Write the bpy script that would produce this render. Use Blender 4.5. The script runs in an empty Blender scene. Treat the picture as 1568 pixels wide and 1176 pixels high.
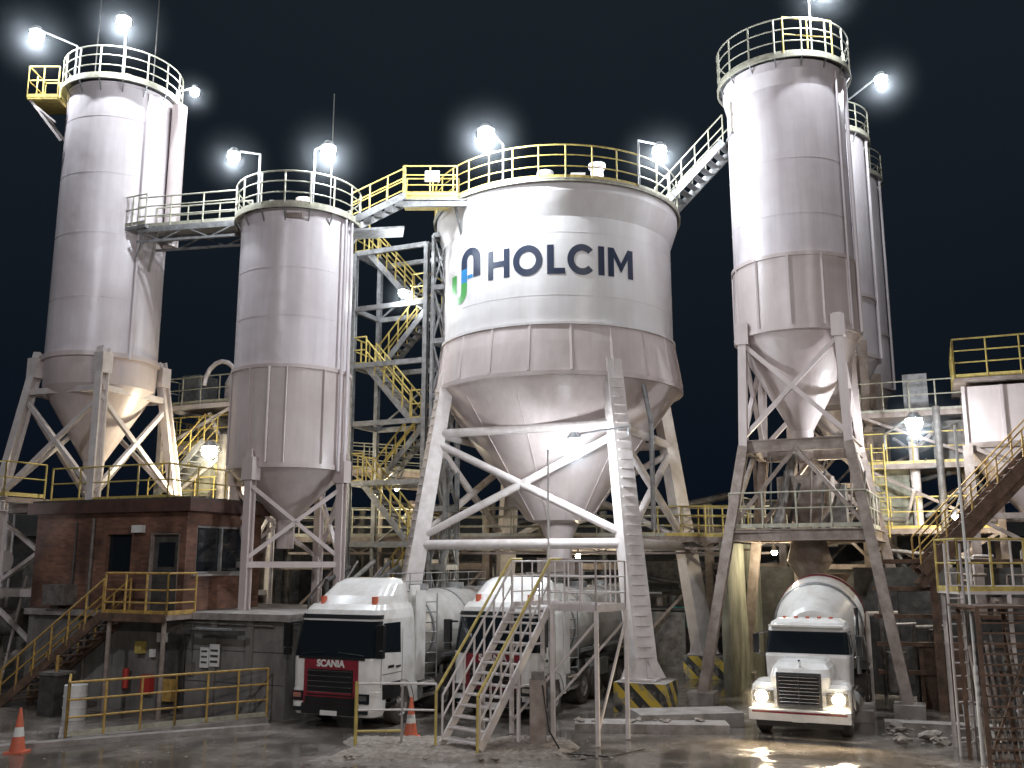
import bpy, math, random, bmesh
from mathutils import Vector, Matrix
random.seed(7)
S=bpy.context.scene
ANG=math.radians(-23.5)
U=Vector((math.cos(ANG),math.sin(ANG),0)); V=Vector((-math.sin(ANG),math.cos(ANG),0)); Z=Vector((0,0,1))
def VV(*a): return Vector(a)
# ---------------------------------------------------------------- materials
def newmat(name):
    m=bpy.data.materials.new(name); m.use_nodes=True
    nt=m.node_tree; b=nt.nodes['Principled BSDF']; return m,nt,b
def pmat(name,c1,c2=None,scale=2.0,stretch=(1,1,1),lo=.35,hi=.7,rough=.5,metal=0,bump=0,bscale=30,detail=5):
    m,nt,b=newmat(name)
    tc=nt.nodes.new('ShaderNodeTexCoord'); mp=nt.nodes.new('ShaderNodeMapping'); mp.inputs['Scale'].default_value=stretch
    nt.links.new(tc.outputs['Object'],mp.inputs[0])
    n=nt.nodes.new('ShaderNodeTexNoise'); n.inputs['Scale'].default_value=scale; n.inputs['Detail'].default_value=detail; n.inputs['Roughness'].default_value=.65
    nt.links.new(mp.outputs[0],n.inputs['Vector'])
    r=nt.nodes.new('ShaderNodeValToRGB'); r.color_ramp.elements[0].position=lo; r.color_ramp.elements[1].position=hi
    c2=c2 or tuple(x*.6 for x in c1)
    r.color_ramp.elements[0].color=(*c2,1); r.color_ramp.elements[1].color=(*c1,1)
    nt.links.new(n.outputs[0],r.inputs[0]); nt.links.new(r.outputs[0],b.inputs['Base Color'])
    b.inputs['Roughness'].default_value=rough; b.inputs['Metallic'].default_value=metal
    if bump:
        n2=nt.nodes.new('ShaderNodeTexNoise'); n2.inputs['Scale'].default_value=bscale; n2.inputs['Detail'].default_value=3
        nt.links.new(tc.outputs['Object'],n2.inputs['Vector'])
        bp=nt.nodes.new('ShaderNodeBump'); bp.inputs['Strength'].default_value=bump; bp.inputs['Distance'].default_value=.03
        nt.links.new(n2.outputs[0],bp.inputs['Height']); nt.links.new(bp.outputs[0],b.inputs['Normal'])
    return m
def silomat(name,col,streak,dirt):
    m,nt,b=newmat(name); N=nt.nodes.new; Lk=nt.links.new
    tc=N('ShaderNodeTexCoord')
    mp=N('ShaderNodeMapping'); mp.inputs['Scale'].default_value=(2.2,2.2,.16); Lk(tc.outputs['Object'],mp.inputs[0])
    n=N('ShaderNodeTexNoise'); n.inputs['Scale'].default_value=1.6; n.inputs['Detail'].default_value=6; n.inputs['Roughness'].default_value=.7; Lk(mp.outputs[0],n.inputs['Vector'])
    r=N('ShaderNodeValToRGB'); r.color_ramp.elements[0].position=.3; r.color_ramp.elements[1].position=.62
    r.color_ramp.elements[0].color=(*streak,1); r.color_ramp.elements[1].color=(*col,1); Lk(n.outputs[0],r.inputs[0])
    n2=N('ShaderNodeTexNoise'); n2.inputs['Scale'].default_value=.55; n2.inputs['Detail'].default_value=7; n2.inputs['Roughness'].default_value=.62; Lk(tc.outputs['Object'],n2.inputs['Vector'])
    r2=N('ShaderNodeValToRGB'); r2.color_ramp.elements[0].position=.42; r2.color_ramp.elements[1].position=.72
    r2.color_ramp.elements[0].color=(0,0,0,1); r2.color_ramp.elements[1].color=(.75,.75,.75,1); Lk(n2.outputs[0],r2.inputs[0])
    mx=N('ShaderNodeMixRGB'); mx.inputs[2].default_value=(*dirt,1); Lk(r2.outputs[0],mx.inputs[0]); Lk(r.outputs[0],mx.inputs[1])
    Lk(mx.outputs[0],b.inputs['Base Color'])
    b.inputs['Roughness'].default_value=.33
    n3=N('ShaderNodeTexNoise'); n3.inputs['Scale'].default_value=.9; n3.inputs['Detail'].default_value=2; Lk(tc.outputs['Object'],n3.inputs['Vector'])
    bp=N('ShaderNodeBump'); bp.inputs['Strength'].default_value=.25; bp.inputs['Distance'].default_value=.12; Lk(n3.outputs[0],bp.inputs['Height']); Lk(bp.outputs[0],b.inputs['Normal'])
    return m
def emat(name,col,st):
    m,nt,b=newmat(name); b.inputs['Base Color'].default_value=(*col,1)
    b.inputs['Emission Color'].default_value=(*col,1); b.inputs['Emission Strength'].default_value=st; return m
def glowmat(name,den,col,R):
    """added mist that imitates lamp glow, thinning smoothly to nothing at radius R"""
    m=bpy.data.materials.new(name); m.use_nodes=True; nt=m.node_tree; nt.nodes.clear(); N=nt.nodes.new; Lk=nt.links.new
    ou=N('ShaderNodeOutputMaterial'); v=N('ShaderNodeVolumeScatter'); v.inputs['Color'].default_value=(*col,1)
    tc=N('ShaderNodeTexCoord'); ln=N('ShaderNodeVectorMath'); ln.operation='LENGTH'; Lk(tc.outputs['Object'],ln.inputs[0])
    mr=N('ShaderNodeMapRange'); mr.inputs[1].default_value=0; mr.inputs[2].default_value=R; mr.inputs[3].default_value=1; mr.inputs[4].default_value=0; Lk(ln.outputs['Value'],mr.inputs[0])
    pw=N('ShaderNodeMath'); pw.operation='POWER'; pw.inputs[1].default_value=2.2; Lk(mr.outputs[0],pw.inputs[0])
    mu=N('ShaderNodeMath'); mu.operation='MULTIPLY'; mu.inputs[1].default_value=den; Lk(pw.outputs[0],mu.inputs[0]); Lk(mu.outputs[0],v.inputs['Density'])
    Lk(v.outputs[0],ou.inputs['Volume']); return m
M={}
M['silo']=silomat('silo_white_paint',(.69,.645,.67),(.59,.54,.56),(.53,.475,.485))
M['silo2']=silomat('silo_main_paint',(.74,.73,.73),(.67,.65,.65),(.63,.60,.59))
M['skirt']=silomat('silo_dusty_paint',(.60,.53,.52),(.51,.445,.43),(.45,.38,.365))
M['white']=pmat('steel_white_paint',(.66,.62,.61),(.52,.47,.45),scale=3,rough=.45,bump=.1)
M['grey']=pmat('galvanised_steel',(.36,.37,.38),(.20,.20,.20),scale=5,rough=.45,metal=.4)
M['dark']=pmat('dark_steel',(.09,.085,.08),(.035,.033,.03),scale=4,rough=.6)
M['dusty']=pmat('dusty_steel',(.34,.29,.26),(.19,.145,.12),scale=3,rough=.7,bump=.2)
M['rust']=pmat('rusty_steel',(.18,.11,.075),(.07,.045,.03),scale=4,rough=.8,bump=.2)
M['yel']=pmat('safety_yellow_paint',(.62,.50,.13),(.36,.27,.09),scale=6,rough=.5)
M['yelr']=pmat('worn_orange_yellow_paint',(.56,.37,.09),(.30,.18,.06),scale=6,rough=.55)
M['galv']=pmat('dull_rail_paint',(.46,.45,.36),(.28,.27,.21),scale=6,rough=.5)
M['conc']=pmat('concrete',(.36,.33,.31),(.19,.17,.155),scale=2.5,rough=.85,bump=.4,bscale=18)
M['concwall']=pmat('dusty_concrete_wall',(.38,.38,.30),(.16,.16,.12),scale=1.2,rough=.9,bump=.4,stretch=(1,1,.5))
M['plaster']=pmat('grey_rendered_wall',(.24,.235,.22),(.11,.10,.095),scale=1.3,rough=.8,bump=.25,stretch=(1,1,.4))
M['roofred']=pmat('maroon_fascia',(.11,.05,.038),(.05,.028,.022),scale=2,rough=.7)
M['black']=pmat('black_plastic',(.02,.02,.022),(.012,.012,.012),rough=.3)
M['tyre']=pmat('tyre_rubber',(.035,.033,.03),(.07,.06,.05),scale=5,rough=.85)
M['rim']=pmat('wheel_steel',(.35,.34,.33),(.18,.16,.15),scale=9,rough=.4,metal=.6)
M['chrome']=pmat('chrome',(.75,.75,.76),(.6,.6,.6),rough=.12,metal=1)
M['paint']=pmat('truck_white_paint',(.78,.77,.75),(.60,.57,.53),scale=1.7,lo=.3,hi=.55,rough=.22)
M['tank']=pmat('tank_painted_steel',(.60,.59,.57),(.38,.36,.33),scale=1.6,rough=.33,metal=.25)
M['maroon']=pmat('maroon_paint',(.28,.03,.045),(.16,.02,.03),rough=.25)
M['red']=pmat('red_paint',(.5,.05,.04),(.35,.04,.03),rough=.4)
M['navy']=pmat('logo_navy',(.012,.022,.055),(.014,.026,.06),rough=.4)
M['cyan']=pmat('logo_blue',(.02,.22,.50),(.02,.20,.45),rough=.4)
M['green']=pmat('logo_green',(.05,.34,.06),(.05,.30,.06),rough=.4)
M['orange']=pmat('cone_orange',(.70,.16,.08),(.45,.11,.06),rough=.5)
M['signw']=pmat('sign_white',(.75,.75,.72),(.6,.6,.58),rough=.5)
M['duct']=pmat('pipe_dull',(.24,.225,.21),(.10,.09,.08),scale=4,rough=.6,metal=.2)
M['rubble']=pmat('rubble_concrete',(.36,.32,.285),(.18,.15,.125),scale=5,rough=.9,bump=.8,bscale=12)
M['bulb']=emat('lamp_glass_lit',(.90,.95,1),120)
M['bulbw']=emat('lamp_glass_warm',(1,.93,.72),120)
M['head']=emat('headlight_lit',(1,.86,.62),80)
M['teal']=pmat('teal_sheet',(.03,.28,.21),(.02,.2,.16),rough=.5)
m,nt,b=newmat('tinted_glass'); b.inputs['Base Color'].default_value=(.012,.016,.02,1); b.inputs['Roughness'].default_value=.05; M['glass']=m
# brick
m,nt,b=newmat('red_brick'); N=nt.nodes.new; Lk=nt.links.new
ge=N('ShaderNodeNewGeometry'); dp=N('ShaderNodeVectorMath'); dp.operation='DOT_PRODUCT'; dp.inputs[1].default_value=tuple(U+V)
Lk(ge.outputs['Position'],dp.inputs[0]); sx=N('ShaderNodeSeparateXYZ'); Lk(ge.outputs['Position'],sx.inputs[0])
cb=N('ShaderNodeCombineXYZ'); Lk(dp.outputs['Value'],cb.inputs[0]); Lk(sx.outputs[2],cb.inputs[1])
br=N('ShaderNodeTexBrick'); br.inputs['Scale'].default_value=1; br.inputs['Brick Width'].default_value=.24; br.inputs['Row Height'].default_value=.08; br.inputs['Mortar Size'].default_value=.008
br.inputs['Color1'].default_value=(.28,.125,.075,1); br.inputs['Color2'].default_value=(.16,.068,.045,1); br.inputs['Mortar'].default_value=(.15,.125,.105,1)
Lk(cb.outputs[0],br.inputs['Vector'])
nn=N('ShaderNodeTexNoise'); nn.inputs['Scale'].default_value=1.1; nn.inputs['Detail'].default_value=6; Lk(ge.outputs['Position'],nn.inputs['Vector'])
rr=N('ShaderNodeValToRGB'); rr.color_ramp.elements[0].position=.35; rr.color_ramp.elements[0].color=(.35,.33,.32,1); rr.color_ramp.elements[1].position=.65; Lk(nn.outputs[0],rr.inputs[0])
mm=N('ShaderNodeMixRGB'); mm.blend_type='MULTIPLY'; mm.inputs[0].default_value=1; Lk(br.outputs[0],mm.inputs[1]); Lk(rr.outputs[0],mm.inputs[2]); Lk(mm.outputs[0],b.inputs['Base Color']); b.inputs['Roughness'].default_value=.85
M['brick']=m
# hazard stripes
m,nt,b=newmat('hazard_stripes'); N=nt.nodes.new; Lk=nt.links.new
ge=N('ShaderNodeNewGeometry'); dp=N('ShaderNodeVectorMath'); dp.operation='DOT_PRODUCT'; dp.inputs[1].default_value=tuple((U+V+Z)*1.35)
Lk(ge.outputs['Position'],dp.inputs[0]); fr=N('ShaderNodeMath'); fr.operation='FRACT'; Lk(dp.outputs['Value'],fr.inputs[0])
gt=N('ShaderNodeMath'); gt.operation='GREATER_THAN'; gt.inputs[1].default_value=.5; Lk(fr.outputs[0],gt.inputs[0])
nn=N('ShaderNodeTexNoise'); nn.inputs['Scale'].default_value=4; nn.inputs['Detail'].default_value=8; Lk(ge.outputs['Position'],nn.inputs['Vector'])
rr=N('ShaderNodeValToRGB'); rr.color_ramp.elements[0].position=.36; rr.color_ramp.elements[1].position=.52; Lk(nn.outputs[0],rr.inputs[0])
mx=N('ShaderNodeMixRGB'); mx.inputs[1].default_value=(.04,.04,.04,1); mx.inputs[2].default_value=(.6,.44,.06,1); Lk(gt.outputs[0],mx.inputs[0])
mx2=N('ShaderNodeMixRGB'); mx2.inputs[1].default_value=(.25,.23,.2,1); Lk(rr.outputs[0],mx2.inputs[0]); Lk(mx.outputs[0],mx2.inputs[2]); Lk(mx2.outputs[0],b.inputs['Base Color']); b.inputs['Roughness'].default_value=.7
M['hazard']=m
# ground
m,nt,b=newmat('wet_dusty_asphalt'); N=nt.nodes.new; Lk=nt.links.new
ge=N('ShaderNodeNewGeometry')
n1=N('ShaderNodeTexNoise'); n1.inputs['Scale'].default_value=.45; n1.inputs['Detail'].default_value=7; n1.inputs['Roughness'].default_value=.6; Lk(ge.outputs['Position'],n1.inputs['Vector'])
r1=N('ShaderNodeValToRGB'); r1.color_ramp.elements[0].position=.42; r1.color_ramp.elements[1].position=.62
r1.color_ramp.elements[0].color=(.12,.105,.09,1); r1.color_ramp.elements[1].color=(.36,.32,.285,1); Lk(n1.outputs[0],r1.inputs[0])
n2=N('ShaderNodeTexNoise'); n2.inputs['Scale'].default_value=7; n2.inputs['Detail'].default_value=8; n2.inputs['Roughness'].default_value=.75; Lk(ge.outputs['Position'],n2.inputs['Vector'])
r2=N('ShaderNodeValToRGB'); r2.color_ramp.elements[0].position=.3; r2.color_ramp.elements[0].color=(.5,.5,.5,1); r2.color_ramp.elements[1].position=.65; Lk(n2.outputs[0],r2.inputs[0])
mm=N('ShaderNodeMixRGB'); mm.blend_type='MULTIPLY'; mm.inputs[0].default_value=1; Lk(r1.outputs[0],mm.inputs[1]); Lk(r2.outputs[0],mm.inputs[2]); Lk(mm.outputs[0],b.inputs['Base Color'])
mr=N('ShaderNodeMapRange'); mr.inputs[1].default_value=.50; mr.inputs[2].default_value=.66; mr.inputs[3].default_value=.05; mr.inputs[4].default_value=.36; Lk(n1.outputs[0],mr.inputs[0]); Lk(mr.outputs[0],b.inputs['Roughness'])
ms=N('ShaderNodeMapRange'); ms.inputs[1].default_value=.48; ms.inputs[2].default_value=.64; ms.inputs[3].default_value=.04; ms.inputs[4].default_value=.5; Lk(n1.outputs[0],ms.inputs[0])
bp=N('ShaderNodeBump'); bp.inputs['Distance'].default_value=.05; Lk(ms.outputs[0],bp.inputs['Strength']); Lk(n2.outputs[0],bp.inputs['Height']); Lk(bp.outputs[0],b.inputs['Normal'])
M['ground']=m
# ---------------------------------------------------------------- mesh builder
class MB:
    def __init__(s): s.v=[];s.f=[];s.mi=[];s.sm=[];s.mats=[]
    def m(s,k):
        if k not in s.mats: s.mats.append(k)
        return s.mats.index(k)
    def add(s,vs,fs,k,smooth=False):
        o=len(s.v); s.v+= [tuple(x) for x in vs]; i=s.m(k)
        for f in fs: s.f.append([a+o for a in f]); s.mi.append(i); s.sm.append(smooth)
    def box(s,c,size,k,ax=None):
        X,Y,W=ax or (VV(1,0,0),VV(0,1,0),Z); c=Vector(c); a,b_,d=[t/2 for t in size]
        vs=[c+X*(i*a)+Y*(j*b_)+W*(l*d) for l in(-1,1) for j in(-1,1) for i in(-1,1)]
        s.add(vs,[(0,2,3,1),(4,5,7,6),(0,1,5,4),(2,6,7,3),(0,4,6,2),(1,3,7,5)],k)
    def ub(s,c,size,k): s.box(c,size,k,(U,V,Z))
    def beam(s,p,q,w,h,k):
        p=Vector(p);q=Vector(q);d=q-p;Ln=d.length
        if Ln<1e-5:return
        d/=Ln; up=Z if abs(d.z)<.95 else V
        x=d.cross(up).normalized(); y=x.cross(d).normalized()
        s.box((p+q)/2,(w,Ln,h),k,(x,d,y))
    def ibeam(s,p,q,w,h,k,t=.03):
        p=Vector(p);q=Vector(q);d=(q-p);Ln=d.length;d/=Ln;up=Z if abs(d.z)<.95 else V
        x=d.cross(up).normalized(); y=x.cross(d).normalized();c=(p+q)/2
        s.box(c+y*(h/2),(w,Ln,t),k,(x,d,y)); s.box(c-y*(h/2),(w,Ln,t),k,(x,d,y)); s.box(c,(t,Ln,h-t),k,(x,d,y))
    def tube(s,p,q,r,k,n=6,r2=None,cap=True):
        p=Vector(p);q=Vector(q);d=q-p
        if d.length<1e-5:return
        d.normalize(); up=Z if abs(d.z)<.9 else VV(1,0,0)
        x=d.cross(up).normalized(); y=x.cross(d); r2=r if r2 is None else r2
        A=[p+(x*math.cos(t)+y*math.sin(t))*r for t in [2*math.pi*i/n for i in range(n)]]
        B=[q+(x*math.cos(t)+y*math.sin(t))*r2 for t in [2*math.pi*i/n for i in range(n)]]
        s.add(A+B,[(i,(i+1)%n,n+(i+1)%n,n+i) for i in range(n)],k,True)
        if cap: s.add(A,[tuple(range(n))[::-1]],k); s.add(B,[tuple(range(n))],k)
    def path(s,pts,r,k,n=6):
        for a,b_ in zip(pts,pts[1:]): s.tube(a,b_,r,k,n)
    def lathe(s,c,prof,k,n=56,axis=None,a0=0,a1=2*math.pi):
        c=Vector(c); X,Y,W=axis or (VV(1,0,0),VV(0,1,0),Z)
        for (r0,z0),(r1,z1) in zip(prof,prof[1:]):
            A=[c+(X*math.cos(t)+Y*math.sin(t))*r0+W*z0 for t in [a0+(a1-a0)*i/n for i in range(n+1)]]
            B=[c+(X*math.cos(t)+Y*math.sin(t))*r1+W*z1 for t in [a0+(a1-a0)*i/n for i in range(n+1)]]
            s.add(A+B,[(i,i+1,n+1+i+1,n+1+i) for i in range(n)],k,True)
    def ring(s,c,R,z,h,t,k,n=56):
        s.lathe((c[0],c[1],z),[(R-.02,-h/2),(R+t,-h/2),(R+t,h/2),(R-.02,h/2)],k,n)
    def rail(s,pts,k,h=1.1,sp=1.3,r=.028,toe=True,mids=(.55,),ktoe=None):
        pts=[Vector(p) for p in pts]
        for a,b_ in zip(pts,pts[1:]):
            n=max(1,round((b_-a).length/sp))
            for i in range(n+1):
                p=a.lerp(b_,i/n); s.tube(p,p+Z*h,r,k,6)
            s.tube(a+Z*h,b_+Z*h,r,k,6)
            for mm_ in mids: s.tube(a+Z*h*mm_,b_+Z*h*mm_,r*.85,k,6)
            if toe: s.beam(a+Z*.08,b_+Z*.08,.012,.12,ktoe or k)
    def crail(s,c,R,z,k,n=20,h=1.15,a0=0,a1=360,r=.028,mids=(.37,.7),sub=3,toe=True):
        full=(a1-a0)>=359.9; P=lambda t,zz:VV(c[0]+R*math.sin(math.radians(t)),c[1]-R*math.cos(math.radians(t)),zz)
        for i in range(n+(0 if full else 1)):
            t=a0+(a1-a0)*i/n; s.tube(P(t,z),P(t,z+h),r,k,6)
        for i in range(n*sub):
            t0=a0+(a1-a0)*i/(n*sub); t1=a0+(a1-a0)*(i+1)/(n*sub)
            s.tube(P(t0,z+h),P(t1,z+h),r,k,6,cap=False)
            for mm_ in mids: s.tube(P(t0,z+h*mm_),P(t1,z+h*mm_),r*.8,k,5,cap=False)
            if toe: s.beam(P(t0,z+.08),P(t1,z+.08),.012,.13,k)
    def stairs(s,p,q,w,k,kr,n=None,rails=True,h=1.0,r=.026,st=.22,posts=.9):
        p=Vector(p);q=Vector(q);d=q-p;hd=VV(d.x,d.y,0).normalized();sd=VV(hd.y,-hd.x,0)
        n=n or max(2,round(abs(d.z)/.22))
        for sg in(-1,1):
            o=sd*(sg*w/2)
            s.beam(p+o,q+o,.05,st,k)
            if rails: s.rail([p+o,q+o],kr,h=h,sp=posts,r=r,toe=False)
        for i in range(n):
            c=p.lerp(q,(i+.5)/n); s.box(c,(w-.06,.26,.035),k,(sd,hd,Z))
    def obj(s,name,parent=None,bevel=0,loc=None):
        me=bpy.data.meshes.new(name); me.from_pydata(s.v,[],s.f)
        for k in s.mats: me.materials.append(M[k])
        me.polygons.foreach_set('material_index',s.mi); me.polygons.foreach_set('use_smooth',s.sm); me.update()
        o=bpy.data.objects.new(name,me); S.collection.objects.link(o)
        if parent: o.parent=parent
        if bevel:
            bm=o.modifiers.new('bevel','BEVEL'); bm.width=bevel; bm.segments=2; bm.limit_method='ANGLE'; bm.angle_limit=math.radians(50)
        return o
def empty(name,loc=(0,0,0),rz=0):
    e=bpy.data.objects.new(name,None); S.collection.objects.link(e); e.location=loc; e.rotation_euler=(0,0,rz); e.empty_display_size=.3; return e
def pol(c,R,a,z): return VV(c[0]+R*math.sin(math.radians(a)),c[1]-R*math.cos(math.radians(a)),z)
def lightobj(name,kind,loc,energy,col,parent=None,radius=.15,target=None,spot=110,blend=.8):
    l=bpy.data.lights.new(name,kind); l.energy=energy; l.color=col
    if kind!='AREA': l.shadow_soft_size=radius
    if kind=='SPOT': l.spot_size=math.radians(spot); l.spot_blend=blend
    o=bpy.data.objects.new(name,l); S.collection.objects.link(o); o.location=loc
    if target is not None: o.rotation_euler=(Vector(target)-Vector(loc)).to_track_quat('-Z','Y').to_euler()
    if parent: o.parent=parent
    return o
HM={}
def glow_puff(loc,r,den,col,parent):  # added scattering ball round a light, standing in for its glow
    key=(r,den)
    if key not in HM: HM[key]=glowmat('lamp_glow_mist',den,col,r)
    bm=bmesh.new(); bmesh.ops.create_icosphere(bm,subdivisions=3,radius=r); me=bpy.data.meshes.new('lamp_glow_mist'); bm.to_mesh(me); bm.free()
    me.materials.append(HM[key]); o=bpy.data.objects.new('lamp_glow_mist',me); S.collection.objects.link(o); o.location=loc; o.parent=parent
def lamp(pos,base,energy,warm=False,r=.2,k='grey',glow_r=0):
    """floodlight on a swan-neck arm from base point up to pos"""
    pos=Vector(pos); base=Vector(base); e=MB()
    knee=VV(base.x,base.y,max(base.z+.3,pos.z+.05))
    e.path([base,knee,pos+Z*(r+.02)],.035,k)
    e.lathe(pos,[(.001,r+.10),(r*.5,r+.09),(r*1.05,r*.55)],k,16)
    e.lathe(pos,[(0.001,-r),(r*.5,-r*.87),(r*.87,-r*.5),(r,0),(r*.87,r*.5),(r*.4,r*.9)],'bulbw' if warm else 'bulb',16)
    o=e.obj('floodlight')
    lightobj('lamp_light','POINT',pos-Z*(r+.1)-VV(0,.12,0),energy,(1,.86,.6) if warm else (.88,.94,1),o,.08)
    if glow_r: glow_puff(pos-Z*.12,glow_r,.03,(.85,.93,1),o)
# ---------------------------------------------------------------- ground & background
g=MB(); g.add([(-400,-150,0),(400,-150,0),(400,600,0),(-400,600,0)],[(0,1,2,3)],'ground'); g.obj('ground')
sh=MB()
for i in range(60):
    x=-30+i*1.05; sh.box((x,47+(.04 if i%2 else 0),2.7),(1.05,.2,5.4),'dark')
sh.add([(-30.6,46.6,5.4),(33,46.6,5.4),(33,54,6.8),(-30.6,54,6.8)],[(0,1,2,3)],'duct')
for x in(-22,-12,-2,8,18,28): sh.box((x,46.84,2.1),(3.4,.1,4.2),'duct')
sh.obj('warehouse')
# ---------------------------------------------------------------- MAIN SILO
c=(1.67,34.0); R=4.2
root=empty('main_storage_silo')
s=MB()
s.lathe((c[0],c[1],0),[(R,11.78),(R,15.45)],'silo2',96)
s.lathe((c[0],c[1],0),[(R,15.45),(R+.28,16.25),(R+.28,16.55),(R+.1,16.56),(.3,16.9)],'silo2',96)
for z in(12.75,14.9): s.ring(c,R,z,.02,.006,'silo2',96)
s.obj('shell',root)
s=MB()
s.lathe((c[0],c[1],0),[(R+.02,11.78),(R+.12,11.2),(R+.24,10.2)],'skirt',96)
s.ring(c,R+.01,11.8,.09,.07,'silo2',96); s.ring(c,R+.2,10.12,.14,.10,'skirt',96)
for i in range(20):
    a=i*18+3; s.beam(pol(c,R+.02,a,11.76),pol(c,R+.27,a,10.2),.09,.07,'skirt')
s.lathe((c[0],c[1],0),[(R+.22,10.12),(R-.1,9.75),(1.1,5.6),(.7,5.5),(.45,4.9),(.45,4.3)],'skirt',64)
for i in range(12): s.beam(pol(c,R-.15,i*30+8,9.68),pol(c,1.15,i*30+8,5.62),.03,.03,'skirt')
s.path([pol(c,R+.1,38,9.9),pol(c,R+.4,38,8.6),pol(c,R+.4,38,5.2)],.08,'grey',8)
s.tube((1.67,34,4.3),(1.67,34,3.4),.3,'dark',16); s.ub((1.67,34,4.0),(1.4,.7,.6),'dusty')
s.obj('hopper_skirt',root)
s=MB(); A=[21.5,111.5,201.5,-68.5]
def mleg(a,z,Rt=4.25,Rb=5.83,zt=10.4,zb=.83):
    return pol(c,Rb+(Rt-Rb)*(z-zb)/(zt-zb),a,z)
for a in A:
    p=mleg(a,.83); q=mleg(a,10.6); d=(q-p).normalized(); sd=VV(math.cos(math.radians(a)),math.sin(math.radians(a)),0); fw=sd.cross(d)
    wb,wt=.36,.26
    vs=[];
    for P_,w_ in((p,wb),(q,wt)):
        for i,j in((-1,-1),(1,-1),(1,1),(-1,1)): vs.append(P_+sd*(w_*i)+fw*(w_*j*.85))
    s.add(vs,[(0,3,2,1),(4,5,6,7),(0,1,5,4),(1,2,6,5),(2,3,7,6),(3,0,4,7)],'white')
    for i in range(30):
        t=.06+.9*i/30; cc=p.lerp(q,t); w_=wb+(wt-wb)*t
        out=fw if (fw.dot(VV(-.2,-1,0))>0) else -fw
        if a in(21.5,-68.5): s.box(cc+out*(w_*.85+.03),(w_*1.3,.045,.03),'white',(sd,out,d))
    s.box(mleg(a,.86),(1.0,1.0,.06),'white',(U,V,Z))
    for i in(-1,1):
        s.add([p+sd*(i*.03)+fw*.65,p+sd*(i*.03)-fw*.65,p+sd*(i*.03)-fw*.3+d*.6,p+sd*(i*.03)+fw*.3+d*.6],[(0,1,2,3)],'white')
        s.add([p+fw*(i*.25)+sd*.62,p+fw*(i*.25)-sd*.62,p+fw*(i*.25)-sd*.33+d*.6,p+fw*(i*.25)+sd*.33+d*.6],[(0,1,2,3)],'white')
for i in range(4):
    a,b_=A[i],A[(i+1)%4]
    s.tube(mleg(a,8.5),mleg(b_,8.5),.15,'white',12); s.tube(mleg(a,4.74),mleg(b_,4.74),.16,'white',12)
    s.tube(mleg(a,8.2),mleg(b_,4.95),.13,'white',12); s.tube(mleg(b_,8.2),mleg(a,4.95),.13,'white',12)
s.obj('legs',root)
s=MB()
for a in A:
    p=mleg(a,0.0); p.z=.41; s.ub(p,(1.5,1.4,.82),'conc')
    s.ub(p-V*.704,(1.5,.008,.8),'hazard'); s.ub(p+U*.754,(.008,1.4,.8),'hazard')
s.obj('footings',root)
s=MB(); zt=16.6
s.lathe((c[0],c[1],0),[(R+.02,zt),(R+.42,zt)],'grey',60); s.ring(c,R+.38,zt-.02,.12,.03,'galv',60)
s.crail(c,R+.36,zt,'yel',n=12,a0=-100,a1=35,h=1.2); s.crail(c,R+.36,zt,'galv',n=19,a0=35,a1=260,h=1.2)
for (dx,dy,hh) in((-.5,-2.6,.5),(1.3,-2.8,.7),(.3,-.5,1.0),(-2,0,.6)):
    s.tube((c[0]+dx,c[1]+dy,16.6),(c[0]+dx,c[1]+dy,16.7+hh+.4),.22,'silo',12); s.tube((c[0]+dx,c[1]+dy,17+hh),(c[0]+dx,c[1]+dy,17.15+hh),.3,'silo',12)
s.box((c[0]+.6,c[1]-3.2,17.1),(.5,.3,.45),'white')
s.obj('deck_railing',root)
# lettering, bent round the shell
RR=R+.012
def cyl(x,y,a0,z0,sc,sy=None):
    a=math.degrees(x*sc/R)+a0; return pol(c,RR,a,z0+y*(sy or sc))
def patch(mb,q,k,f,n=6):
    p0,p1,p2,p3=[Vector((*t,0)) for t in q]
    vs=[]
    for j in range(2):
        for i in range(n+1):
            A_=p0.lerp(p1,i/n); B_=p3.lerp(p2,i/n); P_=A_.lerp(B_,j); vs.append(f(P_.x,P_.y))
    mb.add(vs,[(i,i+1,n+2+i,n+1+i) for i in range(n)],k)
def rect(mb,x0,y0,x1,y1,k,f): patch(mb,[(x0,y0),(x1,y0),(x1,y1),(x0,y1)],k,f,n=max(1,int((x1-x0)/.06)))
def arc(mb,cx,cy,rx,ry,t,d0,d1,k,f,n=36):
    vs=[]
    for i in range(n+1):
        th=math.radians(d0+(d1-d0)*i/n)
        vs.append(f(cx+rx*math.cos(th),cy+ry*math.sin(th))); vs.append(f(cx+(rx-t)*math.cos(th),cy+(ry-t)*math.sin(th)))
    mb.add(vs,[(2*i,2*i+1,2*i+3,2*i+2) for i in range(n)],k)
t=MB(); f=lambda x,y: cyl(x,y,-36,13.45,.95,1.0); w=.23; k='navy'; x=0
rect(t,x,0,x+w,1,k,f); rect(t,x+.65,0,x+.88,1,k,f); rect(t,x+w,.40,x+.65,.60,k,f); x+=1.01
arc(t,x+.53,.5,.53,.53,w,0,360,k,f,48); x+=1.22
rect(t,x,0,x+w,1,k,f); rect(t,x+w,0,x+.62,.20,k,f); x+=.72
arc(t,x+.5,.5,.52,.53,w,42,318,k,f,40); x+=1.08
rect(t,x,0,x+w,1,k,f); x+=.37
rect(t,x,0,x+w,1,k,f); rect(t,x+.815,0,x+1.045,1,k,f)
patch(t,[(x+w,1),(x+w,.66),(x+.52,.16),(x+.52,.50)],k,f,1); patch(t,[(x+.815,1),(x+.815,.66),(x+.52,.16),(x+.52,.50)],k,f,1)
t.obj('company_lettering',root)
t=MB(); f=lambda x,y: cyl(x,y,-64,12.95,1.46,1.06)
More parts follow.
